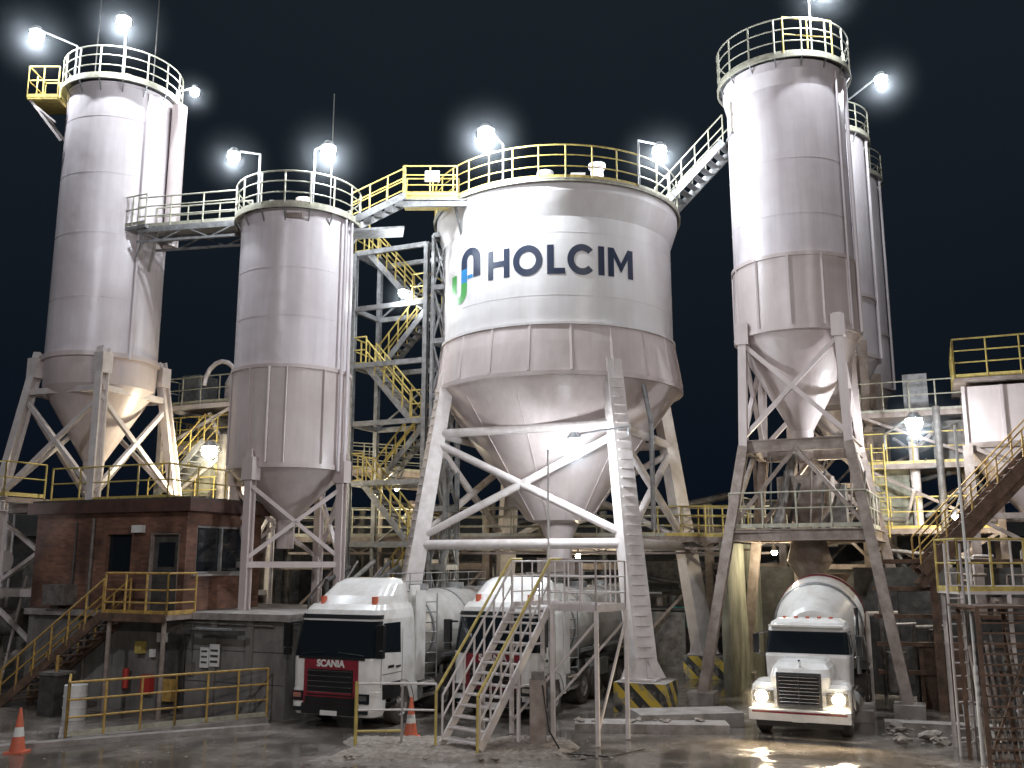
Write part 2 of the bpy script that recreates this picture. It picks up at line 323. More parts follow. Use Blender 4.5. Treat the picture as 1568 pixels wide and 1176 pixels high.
arc(t,.83,1.32,.35,.42,.24,0,180,'navy',f,20); rect(t,.94,.72,1.18,1.32,'navy',f); rect(t,.48,1.08,.72,1.32,'navy',f); rect(t,.48,.62,.72,1.08,'cyan',f); rect(t,.48,.38,.72,.62,'green',f)
arc(t,.37,.38,.35,.42,.24,180,360,'green',f,20); rect(t,.02,.38,.26,1.0,'green',f)
rect(t,.74,.72,.92,.84,'cyan',f) 
t.obj('company_logo',root)
# ---------------------------------------------------------------- generic tall silo
def top_deck(s,c,R,z,kr,n=14,h=1.15):
    s.lathe((c[0],c[1],0),[(.001,z+.15),(R,z),(R+.26,z)],'grey',40); s.ring(c,R+.22,z-.02,.13,.04,'galv',40)
    s.crail(c,R+.22,z,kr,n=n,h=h)
    for i in range(n): s.beam(pol(c,R-.02,i*360/n,z-.45),pol(c,R+.22,i*360/n,z-.05),.04,.04,'grey')
    s.tube((c[0]+.3,c[1]-.6,z),(c[0]+.3,c[1]-.6,z+.75),.3,'dusty',12); s.box((c[0]-.6,c[1]-.3,z+.45),(.6,.5,.6),'grey')
# silo 1 (far left)
c=(-14.6,33.0); R=1.86; root=empty('cement_silo'); s=MB()
s.lathe((c[0],c[1],0),[(R,11.1),(R,21.0)],'silo',64)
for z in(13.1,15.4,17.6,19.7): s.ring(c,R,z,.025,.008,'silo')
s.ring(c,R,11.1,.16,.10,'skirt'); s.ring(c,R,20.95,.1,.04,'silo')
s.lathe((c[0],c[1],0),[(R+.02,11.05),(R-.02,10.1),(.35,7.6),(.3,6.6)],'skirt',48)
s.tube(pol(c,R+.32,88,15.4),pol(c,R+.32,88,20.9),.27,'skirt',16)
s.tube(pol(c,R+.08,50,11),pol(c,R+.08,50,20.8),.05,'silo',8)
s.obj('shell',root)
s=MB(); A=[25,115,205,-65]
lg=lambda a,z: pol(c,1.98+(11.2-z)/(11.2-6.1)*.85,a,z)
for a in A:
    s.ibeam(lg(a,6.1),lg(a,11.3),.3,.3,'white',.05); s.ub(lg(a,10.75),(.42,.42,.7),'white')
for i in range(4):
    a,b_=A[i],A[(i+1)%4]
    s.beam(lg(a,9.9),lg(b_,9.9),.2,.2,'white'); s.beam(lg(a,9.6),lg(b_,6.4),.14,.14,'white'); s.beam(lg(b_,9.6),lg(a,6.4),.14,.14,'white')
for a in A:
    b0=lg(a,6.1); s.ibeam(b0,VV(b0.x,b0.y,0),.3,.3,'white',.05)
for i in range(4):
    p,q=lg(A[i],6.1),lg(A[(i+1)%4],6.1)
    for z in(5.9,3.2): s.beam((p.x,p.y,z),(q.x,q.y,z),.2,.25,'white')
    s.beam((p.x,p.y,5.7),(q.x,q.y,3.3),.12,.12,'white'); s.beam((q.x,q.y,5.7),(p.x,p.y,3.3),.12,.12,'white'); s.beam((p.x,p.y,3.0),(q.x,q.y,.3),.12,.12,'white')
s.obj('support_legs',root)
s=MB(); top_deck(s,c,R,21.1,'galv',16)
P0=VV(-16.9,32.2,20.6)
s.box(P0,(1.1,1.2,.12),'yel'); s.rail([P0+VV(.55,-.6,0),P0+VV(-.55,-.6,0),P0+VV(-.55,.6,0),P0+VV(.55,.6,0)],'yel',h=1.2,sp=.6)
for dy in(-.5,.5): s.beam(P0+VV(-.5,dy,0),P0+VV(.75,dy,-1.6),.08,.08,'white')
s.beam(P0+VV(-.5,-.5,-.06),P0+VV(.5,-.5,-.9),.06,.06,'white')
for dx in(-1.0,1.2): s.tube((c[0]+dx,c[1]-.3,21),(c[0]+dx,c[1]-.3,25.2),.022,'dark')
s.obj('deck_railing',root)
# silo 2
c=(-7.33,31.0); R=1.88; root=empty('cement_silo'); s=MB()
s.lathe((c[0],c[1],0),[(R,10.25),(R,15.2),(R+.06,15.45)],'silo',64)
s.lathe((c[0],c[1],0),[(R+.05,10.25),(R+.05,7.15)],'skirt',64)
for z in(11.9,13.5): s.ring(c,R,z,.025,.008,'silo')
s.ring(c,R,10.25,.12,.09,'skirt'); s.ring(c,R,7.12,.14,.1,'skirt')
for i in range(10): s.beam(pol(c,R+.07,i*36+8,7.2),pol(c,R+.07,i*36+8,10.2),.07,.05,'skirt')
s.lathe((c[0],c[1],0),[(R,7.1),(.3,5.5),(.28,4.6)],'skirt',48)
for a in(62,72): s.tube(pol(c,R+.16,a,7),pol(c,R+.16,a,15.4),.05,'silo',8)
s.tube(pol(c,R+.1,-8,7.2),pol(c,R+.1,-8,10.2),.05,'skirt',8)
s.box((c[0]+.3,c[1]-R-.03,15.2),(.5,.05,.16),'dusty')
s.obj('shell',root)
s=MB(); A=[70,160,250,-20]; lg=lambda a,z: pol(c,R+.14,a,z)
for a in A: s.ibeam(lg(a,0),lg(a,7.6),.24,.24,'skirt',.04); s.ub(lg(a,7.0),(.4,.4,.7),'skirt')
for i in range(4):
    a,b_=A[i],A[(i+1)%4]
    s.beam(lg(a,6.5),lg(b_,4.3),.12,.12,'skirt'); s.beam(lg(b_,6.5),lg(a,4.3),.12,.12,'skirt'); s.beam(lg(a,4.1),lg(b_,4.1),.18,.18,'skirt')
s.obj('support_legs',root)
s=MB(); top_deck(s,c,R,15.5,'galv',16); s.tube((c[0]+1.3,c[1]-1.2,15.5),(c[0]+1.3,c[1]-1.2,19.8),.018,'dark'); s.obj('deck_railing',root)
# silo 3 (right tall)
c=(9.58,31.0); R=1.97; root=empty('cement_silo'); s=MB()
s.lathe((c[0],c[1],0),[(R,13.9),(R,19.8),(R+.12,20.3),(R+.12,20.6)],'silo',64)
s.lathe((c[0],c[1],0),[(R+.05,13.9),(R+.05,11.5)],'skirt',64)
for z in(15.3,17.2): s.ring(c,R,z,.025,.008,'silo')
s.ring(c,R,13.9,.12,.09,'skirt'); s.ring(c,R,11.5,.14,.1,'skirt')
for i in range(12): s.beam(pol(c,R+.07,i*30+8,11.5),pol(c,R+.07,i*30+8,13.9),.07,.05,'skirt')
s.lathe((c[0],c[1],0),[(R,11.5),(R-.1,11.2),(.35,8.4),(.3,7.4)],'skirt',48)
s.tube(pol(c,R+.12,58,11.5),pol(c,R+.12,58,20.4),.07,'silo',8)
s.tube(pol(c,R+.12,38,11.5),pol(c,R+.12,38,20.4),.04,'silo',8)
s.obj('shell',root)
s=MB(); A=[19,109,199,-71]
u1=lambda a,z: pol(c,2.12+(11.6-z)/3.8*.15,a,z); l1=lambda a,z: pol(c,2.27+(7.8-z)/7.8*1.85,a,z)
for a in A:
    s.ibeam(u1(a,7.8),u1(a,11.9),.26,.26,'skirt',.04); s.ibeam(l1(a,.3),l1(a,7.8),.3,.3,'dusty',.05); s.ub(u1(a,11.5),(.42,.42,.7),'skirt')
    s.ub(l1(a,.18),(.8,.8,.36),'conc')
for i in range(4):
    a,b_=A[i],A[(i+1)%4]
    s.beam(u1(a,11.2),u1(b_,8.1),.14,.14,'skirt'); s.beam(u1(b_,11.2),u1(a,8.1),.14,.14,'skirt')
    s.ibeam(u1(a,7.8),u1(b_,7.8),.2,.36,'dusty'); s.ibeam(l1(a,5.0),l1(b_,5.0),.2,.32,'dusty')
    m1=(u1(a,7.7)+u1(b_,7.7))/2
    s.beam(m1,l1(a,5.2),.12,.12,'dusty'); s.beam(m1,l1(b_,5.2),.12,.12,'dusty')
    s.rail([l1(a,5.2),l1(b_,5.2)],'galv',sp=1.0)
cc=VV(c[0],c[1],5.1); s.ub(cc,(4.2,4.2,.06),'dusty')
s.lathe((c[0],c[1],0),[(.9,6.9),(.9,6.0),(.4,5.4)],'dusty',20); s.ub((c[0]+.9,c[1]+.3,6.0),(1.0,1.0,1.3),'duct')
s.tube((c[0]-1.3,c[1]-1,5.2),(c[0]-.4,c[1]-.2,7.6),.15,'duct',10)
s.tube((c[0]+1.4,c[1]-1.2,5.2),(c[0]+1.2,c[1]-1,7.6),.1,'duct',10)
for i in range(8): s.tube((c[0]-1.6+i*.42,c[1]-1.4+(i%3)*.5,5.2),(c[0]-1.4+i*.42,c[1]-1.2,7.4-(i%3)*.4),.03+.015*(i%3),random.choice(['duct','dark','dusty']),6)
s.lathe((c[0],c[1],0),[(.5,5.0),(.7,4.2),(.35,3.6),(.35,3.2)],'dusty',20)
s.obj('support_legs',root)
s=MB(); top_deck(s,c,R+.05,20.7,'galv',16,1.3)
s.rail([pol(c,R+.27,-15,20.7),pol(c,R+.27,30,20.7)],'yel',h=1.35,sp=.8)
s.obj('deck_railing',root)
# back silos
for c,R,zt,zb in(((12.75,37.3),1.9,21.2,12),((15.0,42),2.0,21.4,11.6)):
    root=empty('cement_silo'); s=MB()
    s.lathe((c[0],c[1],0),[(R,zb),(R,zt)],'silo',48); s.lathe((c[0],c[1],0),[(R,zb),(.3,zb-3)],'skirt',40)
    s.ring(c,R,zb+2.4,.12,.08,'skirt'); s.ring(c,R,zb,.12,.08,'skirt')
    s.tube(pol(c,R+.1,60,zb),pol(c,R+.1,60,zt),.06,'silo',8); s.obj('shell',root)
    s=MB()
    for a in(20,110,200,290): s.ibeam(pol(c,R+.1,a,0),pol(c,R+.1,a,zb+.5),.3,.3,'dusty',.04)
    for z in(4,7,10):
        for a in(20,110,200,290): s.beam(pol(c,R+.1,a,z),pol(c,R+.1,a+90,z),.18,.18,'dusty'); s.beam(pol(c,R+.1,a,z),pol(c,R+.1,a+90,z-3),.1,.1,'dusty')
    s.obj('support_legs',root)
    s=MB(); top_deck(s,c,R,zt,'galv',12) ; s.obj('deck_railing',root)
# ---------------------------------------------------------------- catwalks
def catwalk(name,p,q,w,kr,truss=.5,rails=(1,1),k='grey'):
    p=Vector(p);q=Vector(q);d=(q-p);hd=VV(d.x,d.y,0).normalized();sd=VV(hd.y,-hd.x,0); s=MB()
    s.beam(p,q,w,.06,k)
    for i,sg in enumerate((-1,1)):
        o=sd*(sg*w/2)
        s.beam(p+o-Z*.08,q+o-Z*.08,.06,.2,k)
        if rails[i]: s.rail([p+o,q+o],kr,sp=1.1,mids=(.37,.7))
        if truss:
            s.beam(p+o-Z*truss,q+o-Z*truss,.06,.08,k); n=max(2,round(d.length/.9))
            for j in range(n): s.beam(p.lerp(q,j/n)+o-Z*(truss if j%2 else .1),p.lerp(q,(j+1)/n)+o-Z*(.1 if j%2 else truss),.04,.04,k)
    return s.obj(name)
catwalk('catwalk',(-12.9,31.9,15.6),(-9.2,30.9,15.5),1.0,'galv')
s=MB(); s.ub((-12.9,32.1,15.6),(1.2,1.6,.1),'grey'); s.rail([VV(-12.9,32.1,15.65)+U*a_+V*b_ for a_,b_ in((-.6,-.8),(.6,-.8))],'galv',sp=.6)
s.beam((-12.7,31.4,15.5),(-13.3,31.9,14.3),.08,.08,'grey'); s.beam((-12.3,31.4,15.5),(-12.9,32.3,14.3),.08,.08,'grey'); s.obj('bracket_platform')
s=MB(); s.stairs((-5.5,30.9,15.5),(-3.75,31.2,16.55),.9,'grey','yel',posts=.8); s.beam((-5.5,30.9,15.2),(-3.75,31.2,15.4),.9,.08,'grey'); s.obj('access_stairs')
s=MB(); P0=VV(-2.85,31.4,16.5); s.box(P0,(1.9,1.1,.1),'yel'); s.rail([P0+VV(-.9,-.55,.05),P0+VV(.95,-.55,.05)],'yel',sp=.9,mids=(.37,.7)); s.rail([P0+VV(-.9,.55,.05),P0+VV(.95,.55,.05)],'yel',sp=.9)
s.box(P0+VV(.1,-.6,.75),(.5,.03,.4),'signw'); s.ibeam(P0+VV(-.9,-.5,-.18),P0+VV(1.3,-.5,-.18),.12,.22,'grey'); s.beam(P0+VV(.9,-.4,-.3),P0+VV(1.2,.6,-1.5),.08,.08,'grey'); s.obj('access_platform')
s=MB(); s.stairs((5.5,33.2,16.65),(7.7,31.6,18.75),.9,'grey','galv',posts=.7,st=.28); s.box((7.95,31.2,18.75),(.8,1.3,.08),'grey'); s.rail([(7.6,30.6,18.8),(8.1,30.2,18.8)],'galv',sp=.6); s.obj('access_stairs')
# ---------------------------------------------------------------- frames
def frame(s,o,w,d,zs,k,cs=.2,brace=True,bs=.1):
    o=Vector(o); C=[o,o+U*w,o+U*w+V*d,o+V*d]
    for p in C: s.ibeam((p.x,p.y,zs[0]),(p.x,p.y,zs[-1]),cs,cs,k,.035)
    for z0,z1 in zip(zs,zs[1:]):
        for i in range(4):
            p,q=C[i],C[(i+1)%4]; s.beam((p.x,p.y,z1),(q.x,q.y,z1),.12,.18,k)
            if brace:
                if (i+int(z0))%2: p,q=q,p
                s.beam((p.x,p.y,z0),(q.x,q.y,z1),bs,bs,k)
                if brace==2: s.beam((q.x,q.y,z0),(p.x,p.y,z1),bs,bs,k)
# stair tower
s=MB(); o=VV(-6.0,34.9,0); W,Dp=3.1,1.8
frame(s,o,W,Dp,[0,2.4,4.8,7.0,9.2,11.4,13.6,15.8],'grey',.16,False)
for z0,z1 in zip([0,2.4,4.8,7.0,9.2,11.4,13.6],[2.4,4.8,7.0,9.2,11.4,13.6,15.8]): s.beam(o+V*Dp+Z*z0,o+V*Dp+U*W+Z*z1,.06,.06,'grey')
zs=[.2,2.5,4.8,7.0,9.2,11.4,13.6,15.8]
for i in range(len(zs)-1):
    a_,b_=(.55,W-.55) if i%2==1 else (W-.55,.55); vv=1.35 if i%2==1 else .4
    s.stairs(o+U*a_+V*vv+Z*zs[i],o+U*b_+V*vv+Z*zs[i+1],.7,'grey','yel',posts=.6,r=.032)
    e_=W-.25 if i%2==1 else .25
    s.ub(o+U*e_+V*.9+Z*zs[i+1],(.6,1.8,.06),'grey'); x_=W+.02 if i%2==1 else -.02
    s.rail([o+U*(x_-(.6 if i%2==1 else -.6))+Z*zs[i+1],o+U*x_+Z*zs[i+1],o+U*x_+V*1.8+Z*zs[i+1]],'yel',sp=.7,r=.032)
o2=o+U*3.5
frame(s,o2-V*.2,.6,.9,[0,2,4,6,8,10,12,14,16],'grey',.12,2,.05)
s.obj('stair_tower')
catwalk('catwalk',(-8.5,37.4,5.1),(9.6,35.8,5.1),1.2,'galv',truss=.6,k='dusty')
catwalk('catwalk',(-8.5,40,8.1),(-2.6,39.8,7.7),1.2,'galv',truss=.6,k='dusty')
catwalk('catwalk',(4.4,37.8,5.2),(8.0,33.6,5.0),1.0,'yel',truss=.4,k='dusty')
# process tower between silo 1 and 2
s=MB(); o=VV(-14.0,37.6,0)
frame(s,o,3.7,2.4,[0,3,6.2,8.6,10.2],'white',.22,1,.1)
for z in(6.3,8.7,10.3):
    s.ub(o+U*1.85+V*1.2+Z*z,(3.7,2.4,.08),'dusty'); s.rail([o+V*2.4+Z*z,o+Z*z,o+U*3.7+Z*z,o+U*3.7+V*2.4+Z*z],'yel' if z<9 else 'galv',sp=.9)
s.ub(o+U*.7+V*1.2+Z*11,(.9,1.1,1.3),'grey'); s.ub(o+U*1.6+V*1.2+Z*9.3,(1.0,1.1,1.1),'duct')
s.lathe(o+U*2.9+V*1.0+Z*10.4,[(.55,0),(.55,.8),(.4,1.15),(.001,1.3)],'white',20)
for i in range(8):
    t0=math.pi*i/8;t1=math.pi*(i+1)/8
    s.tube(o+U*(2.5+.8*math.cos(t0)+.4)+Z*(11.0+.9*math.sin(t0))-V*.1,o+U*(2.5+.8*math.cos(t1)+.4)+Z*(11.0+.9*math.sin(t1))-V*.1,.09,'white',8)
s.tube(o+U*3.7+Z*11-V*.1,o+U*4.4+Z*6.5-V*.1,.12,'white',8); s.tube(o+U*3.2+Z*9,o+U*3.2+Z*3,.25,'duct',12)
s.stairs(o+U*.4-V*.6+Z*6.3,o+U*3.0-V*.6+Z*8.7,.7,'grey','yel')
s.ub(o+U*1.5+V*.8+Z*7.4,(1.6,1.0,1.4),'concwall')
for i in range(14):
    a_=random.uniform(.1,3.5); z0=random.uniform(3,9); s.tube(o+U*a_+V*random.uniform(-.2,1)+Z*z0,o+U*(a_+random.uniform(-.8,1.2))+V*.3+Z*(z0+random.uniform(.4,2)),random.uniform(.04,.12),random.choice(['white','duct','grey','yel']),8)
s.obj('process_tower')
# process tower on the right
s=MB(); o=VV(12.2,33.0,0)
frame(s,o,4.2,3,[0,2.6,5.2,7.4,9.2],'dusty',.22,1,.1)
for z in(5.25,7.45,9.25):
    s.ub(o+U*2.1+V*1.5+Z*z,(4.2,3,.08),'dusty'); s.rail([o+V*3+Z*z,o+Z*z,o+U*4.2+Z*z,o+U*4.2+V*3+Z*z],'yel' if z<8 else 'galv',sp=.9)
s.ub(o+U*.9+V*1.3+Z*6.4,(1.2,1.4,2.0),'concwall'); s.ub(o+U*1.9+V*1.3+Z*10,(.8,.8,1.5),'grey'); s.ub(o+U*3+V*1.3+Z*8.3,(1.3,1.2,1.4),'duct')
s.tube(o+U*1.7+V*.4+Z*5.3,o+U*1.7+V*.4+Z*9,.16,'white',10); s.tube(o+U*2.5-V*.1+Z*2,o+U*2.5-V*.1+Z*9.4,.12,'duct',10)
for a_ in(.35,.75): s.tube(o+U*a_-V*.1+Z*5,o+U*a_-V*.1+Z*8.2,.03,'yel')
for i in range(11): s.tube(o+U*.35-V*.1+Z*(5.1+i*.28),o+U*.75-V*.1+Z*(5.1+i*.28),.018,'yel')
for i in range(4): s.tube(o+U*(.2+i*1.1)-V*.3+Z*(4.6-.12*i),o+U*(1.3+i*1.1)-V*.3+Z*(4.6-.12*i-.1),.07,'duct',8)
for i in range(26):
    a_=random.uniform(-.4,4.2); z0=random.uniform(1.5,9); s.tube(o+U*a_+V*random.uniform(-.4,1)+Z*z0,o+U*(a_+random.uniform(-1,1.4))+V*random.uniform(-.3,.6)+Z*(z0+random.uniform(-.2,1.6)),random.uniform(.03,.12),random.choice(['white','duct','dark','dusty','grey']),8)
s.obj('process_tower')
# hopper house far right with platform & stairs
s=MB(); o=VV(14.6,30.2,0)
s.ub(o+U*2.2+V*1.6+Z*8.8,(4.4,3.2,1.9),'skirt'); 
for a_ in(0,1.1,2.2,3.3,4.4): s.ub(o+U*a_-V*.03+Z*8.8,(.1,.1,1.9),'skirt')
s.add([o+Z*7.85,o+U*4.4+Z*7.85,o+U*4.4+V*3.2+Z*7.85,o+V*3.2+Z*7.85]+[o+U*1.6+V*1.2+Z*5.6,o+U*2.8+V*1.2+Z*5.6,o+U*2.8+V*2+Z*5.6,o+U*1.6+V*2+Z*5.6],[(0,1,5,4),(1,2,6,5),(2,3,7,6),(3,0,4,7)],'skirt')
s.ub(o+U*2.2+V*1.6+Z*9.95,(4.9,3.7,.1),'dusty'); s.rail([o-U*.2+V*3.4+Z*10,o-U*.2-V*.2+Z*10,o+U*4.6-V*.2+Z*10],'yel',h=1.3,sp=1.0,mids=(.4,.7))
frame(s,o,4.4,3.2,[0,3,5.6,7.85],'dusty',.28,1,.12)
s.obj('hopper_house')
s=MB(); s.stairs((11.9,28.3,3.9),(15.6,27.6,7.7),1.0,'rust','yelr',st=.34,posts=1.0)
s.beam((11.9,28.3,3.5),(15.6,27.6,7.3),.8,.2,'rust')
for p in((12.3,28.2),(15.3,27.7)): s.ibeam((*p,0),(*p,7.3 if p[0]>14 else 4.2),.24,.24,'rust',.04)
s.ub((16.4,27.4,7.7),(1.9,1.4,.1),'rust'); s.rail([(15.6,27.1,7.7),(17.6,26.4,7.7)],'yel',sp=.7)
s.obj('access_stairs')
# loading bay wall under silo 3
s=MB(); s.ub(VV(7.35,32.4,2.4)+V*2.0,(.25,6.5,4.8),'concwall'); 
s.ub(VV(7.35,32.4,2.0)+V*5.4+U*3.2,(6.5,.25,4.0),'dark'); s.obj('loading_bay_wall')
# pipe clutter at ground level
s=MB()
for i in range(90):
    x=random.uniform(-11,13); y=random.uniform(38.8,44); z=random.uniform(1,7); Ln=random.uniform(1.5,6)
    k=random.choice(['duct','dusty','white','dark','dark','grey'])
    if random.random()<.5: s.tube((x,y,0),(x,y,z),random.uniform(.05,.2),k,8)
    else: s.tube((x,y,z),(x+Ln,y+random.uniform(-.6,.6),z+random.choice([0,0,1,-1])),random.uniform(.05,.25),k,8)
for x in range(-10,14,3):
    s.ibeam((x,39,0),(x,39,6.5),.3,.3,'dusty',.05); s.beam((x,39,4+(x%2)),(x+3,39,4+(x%2)),.2,.25,'dusty'); s.beam((x,39,1),(x+3,39,4),.1,.1,'dusty')
for x,y,w,h in((-7,41,2.2,3),(-3.5,42,2,2.4),(4,41,2.5,3.2),(6.5,40,1.6,2.2),(10.5,41,2.2,3.4)):
    s.ub((x,y,h/2),(w,1.6,h),'duct'); s.ub((x,y,h+.1),(w+.2,1.8,.08),'dark')
s.obj('pipe_rack')
s=MB()
for i in range(9):
    x=-6.2+i*.24; y=29.6+i*.12; s.path([(x,y,0),(x,y,3.1+.25*(i%3)),(x+.5,y+1.2,4.0+.2*(i%2))],.035+.02*(i%3),random.choice(['duct','dark','dusty']),8)
for i in range(16):
    x=10.9+i*.33; y=29.9-(i%3)*.25; z=random.uniform(2,4.6); s.path([(x,y,0),(x,y,z),(x+random.uniform(.3,1.3),y+.3,z)],random.uniform(.03,.09),random.choice(['duct','dark','dusty','white']),8)
s.tube((11.2,28.6,.5),(11.2,28.6,1.6),.3,'duct',16); s.ub((12.8,29,.9),(1.4,1,1.8),'rust'); s.ub((14.8,28.6,1.3),(1.9,1,2.6),'dark'); s.ub((13.6,31,2.0),(5,.15,4.0),'dark')
for i in range(5): s.beam((10.8,29,1+i*.8),(16,27.8,1+i*.8),.08,.12,'rust')
s.obj('pipework')
s=MB(); s.tube((12.0,25.8,0),(12.0,25.8,.55),.22,'signw',16,r2=.25); s.tube((12,25.8,.55),(12,25.8,.6),.27,'duct',16); s.obj('plastic_bucket')
# ---------------------------------------------------------------- control building
root=empty('control_building'); A0=VV(-9.5,28,0)
def B(u,v,z): return A0+U*u+V*v+Z*z
s=MB()
s.ub(B(-1.15,2.65,1.3),(9.7,5.3,2.6),'plaster')
s.ub(B(-1.1,2.6,2.68),(10.0,5.6,.18),'conc')
for a_ in(-5.9,-2.6,0,1.25,2.5): s.ub(B(a_,-.03,1.3),(.22,.1,2.6),'plaster')
for z in(.9,1.75): s.ub(B(1.9,-.004,z),(3.5,.012,.02),'dark')
s.obj('ground_floor',root)
s=MB(); w2=6.1; d2=3.4
def wallpiece(u0,u1,z0,z1,v=0): s.ub(B((u0+u1)/2,v+.12,(z0+z1)/2),(u1-u0,.24,z1-z0),'brick')
for u0,u1,z0,z1 in((-w2,-3.1,2.78,5.65),(-3.1,-2.1,2.78,3.9),(-3.1,-2.1,5.0,5.65),(-2.1,-1.35,2.78,5.65),(-1.35,-.25,5.0,5.65),(-.25,0,2.78,5.65)): wallpiece(u0,u1,z0,z1)
def side(v0,v1,z0,z1): s.ub(B(-.12,(v0+v1)/2,(z0+z1)/2),(.24,v1-v0,z1-z0),'brick')
for v0,v1,z0,z1 in((.24,.45,2.78,5.65),(.45,2.75,2.78,3.85),(.45,2.75,5.25,5.65),(2.75,d2,2.78,5.65)): side(v0,v1,z0,z1)
s.ub(B(-w2/2,d2-.1,4.2),(w2-.5,.2,2.85),'brick'); s.ub(B(-w2+.12,1.8,4.2),(.24,3.0,2.85),'brick')
s.obj('brick_walls',root)
s=MB(); s.ub(B(-w2/2+.05,d2/2,5.83),(w2+.5,d2+.5,.36),'roofred'); s.ub(B(-w2/2+.05,d2/2,6.04),(w2+.3,d2+.3,.06),'dark'); s.obj('roof',root)
s=MB()
s.ub(B(-.16,1.6,4.55),(.03,2.3,1.4),'glass'); s.ub(B(-2.6,.15,4.45),(1.0,.03,1.1),'glass'); s.ub(B(-.8,.14,3.88),(1.1,.05,2.2),'dark'); s.ub(B(-.8,.10,4.4),(.6,.03,.7),'glass')
for v in(.48,1.6,2.72): s.ub(B(-.1,v,4.55),(.1,.07,1.42),'grey')
for z in(3.87,5.22): s.ub(B(-.1,1.6,z),(.12,2.3,.06),'grey')
s.ub(B(.03,1.6,3.8),(.12,2.6,.07),'conc')
for a_,b_ in((-1.35,.06),(-.25,.06)): s.ub(B(a_,b_,3.9),(.07,.12,2.2),'dusty')
s.ub(B(-.8,.06,5.02),(1.15,.12,.07),'dusty')
s.obj('windows_and_door',root)
s=MB(); s.ub(B(-1.75,-.12,5.15),(.42,.14,.22),'signw'); s.ub(B(-.55,-.1,2.05),(.34,.12,.26),'signw'); s.ub(B(-.9,-.1,1.6),(.16,.1,.22),'signw')
s.ub(B(1.0,-.1,1.55),(.3,.03,.55),'signw'); s.ub(B(1.35,-.1,1.62),(.34,.03,.6),'signw')
for z in(1.45,1.6,1.75): s.ub(B(1.35,-.12,z),(.26,.012,.06),'dark'); s.ub(B(1.0,-.12,z-.03),(.2,.012,.05),'dark')
s.ub(B(-1.35,-.12,1.75),(.24,.2,.34),'yel'); s.ub(B(-1.0,-.12,.75),(.34,.2,.5),'red'); s.ub(B(-.2,-.12,.62),(.4,.22,.6),'yelr'); s.tube(B(-1.75,-.2,.6),B(-1.75,-.2,1.15),.09,'red',12)
s.ub(B(-.2,-.06,1.1),(.95,.06,2.1),'dark'); s.ub(B(1.6,-.45,2.28),(2.0,.12,.12),'dark'); s.ub(B(1.5,-.4,2.35),(1.2,.3,.05),'grey'); 
s.path([B(-3.6,-.08,5.5),B(-3.6,-.08,.2)],.05,'duct',8); s.path([B(-4.3,-.08,2.8),B(-4.3,-.08,5.4)],.03,'dark',6)
s.ub(B(-4.6,-.25,3.2),(.9,.5,.6),'duct')
s.path([B(-.1,-.08,2.5),B(3.3,-.08,2.45)],.03,'duct'); s.path([B(.5,-.08,2.5),B(.5,-.08,1.3)],.02,'duct'); s.ub(B(.5,-.1,1.25),(.22,.12,.3),'duct')
s.obj('fittings',root)
s=MB(); s.ub(B(-.6,-.65,2.66),(2.4,1.2,.12),'dusty'); s.ub(B(-.6,-1.27,2.66),(2.4,.06,.22),'rust')
s.rail([B(-1.75,-1.2,2.72),B(.55,-1.2,2.72),B(.55,-.1,2.72)],'yelr',h=1.15,sp=.75,mids=(.3,.6),r=.032)
s.stairs(B(-5.6,-.7,.05),B(-1.8,-.7,2.7),1.0,'rust','yelr',st=.26,posts=.8,r=.032)
for a_ in(-1.6,.4): s.tube(B(a_,-1.1,0),B(a_,-1.1,2.6),.07,'dusty',8)
s.obj('entrance_stairs',root)
# elevated platform beside / behind the control building, at the silo base
s=MB(); s.ub(B(-8.8,2.2,6.1),(4.8,6.4,.16),'dusty'); s.ub(B(-3.6,5.0,6.1),(5.2,2.4,.16),'dusty')
s.rail([B(-11.2,2.2,6.2),B(-11.2,-1,6.2),B(-6.5,-1,6.2),B(-6.5,.5,6.2)],'yel',h=1.1,sp=1.4)
s.rail([B(-6.3,.6,6.07),B(-1.4,.6,6.07),B(-1.4,3.2,6.07)],'yel',h=1.1,sp=1.2)
s.ibeam(B(-11.2,-1,5.9),B(-6.4,-1,5.9),.2,.3,'white')
for a_ in(-11.1,-8.8,-6.6): 
    for b_ in(-.95,3.0): s.ibeam(B(a_,b_,0),B(a_,b_,6),.25,.25,'white',.04)
for a_ in(-11.1,-8.8):
    for z in(2,4): s.beam(B(a_,-.9,z),B(a_+2.3,-.9,z),.15,.2,'white')
    s.beam(B(a_,-.9,4),B(a_+2.3,-.9,6),.12,.12,'white'); s.beam(B(a_+2.3,-.9,2),B(a_,-.9,4),.12,.12,'white'); s.beam(B(a_,-.9,.1),B(a_+2.3,-.9,2),.1,.1,'white')
s.tube((-21,32.4,4.4),(-16.5,31.4,4.2),.35,'white',14); s.tube((-21,33,2.4),(-16,32.2,2.2),.45,'duct',14); s.tube((-21,31.6,3.4),(-16.3,31.0,3.2),.15,'white',14)
for i in range(10): s.tube((-20+i*.4,31.6,random.uniform(0,3)),(-20+i*.4+random.uniform(-.5,.5),31.8,random.uniform(3,6)),random.uniform(.04,.1),random.choice(['white','duct','grey']),8)
s.obj('elevated_platform')
s=MB(); p=B(-1.7,-2.0,0); s.tube(p,p+Z*.9,.3,'signw',20); s.tube(p+Z*.3,p+Z*.33,.315,'signw',20); s.tube(p+Z*.6,p+Z*.63,.315,'signw',20); s.obj('plastic_drum')
s=MB(); p=B(-2.8,-1.7,0); s.ub(p+Z*.55,(.6,.6,1.1),'dark'); s.ub(p+Z*1.13,(.7,.7,.08),'duct'); s.tube(p+Z*1.1,p+Z*1.6,.05,'yelr'); s.obj('waste_bin')
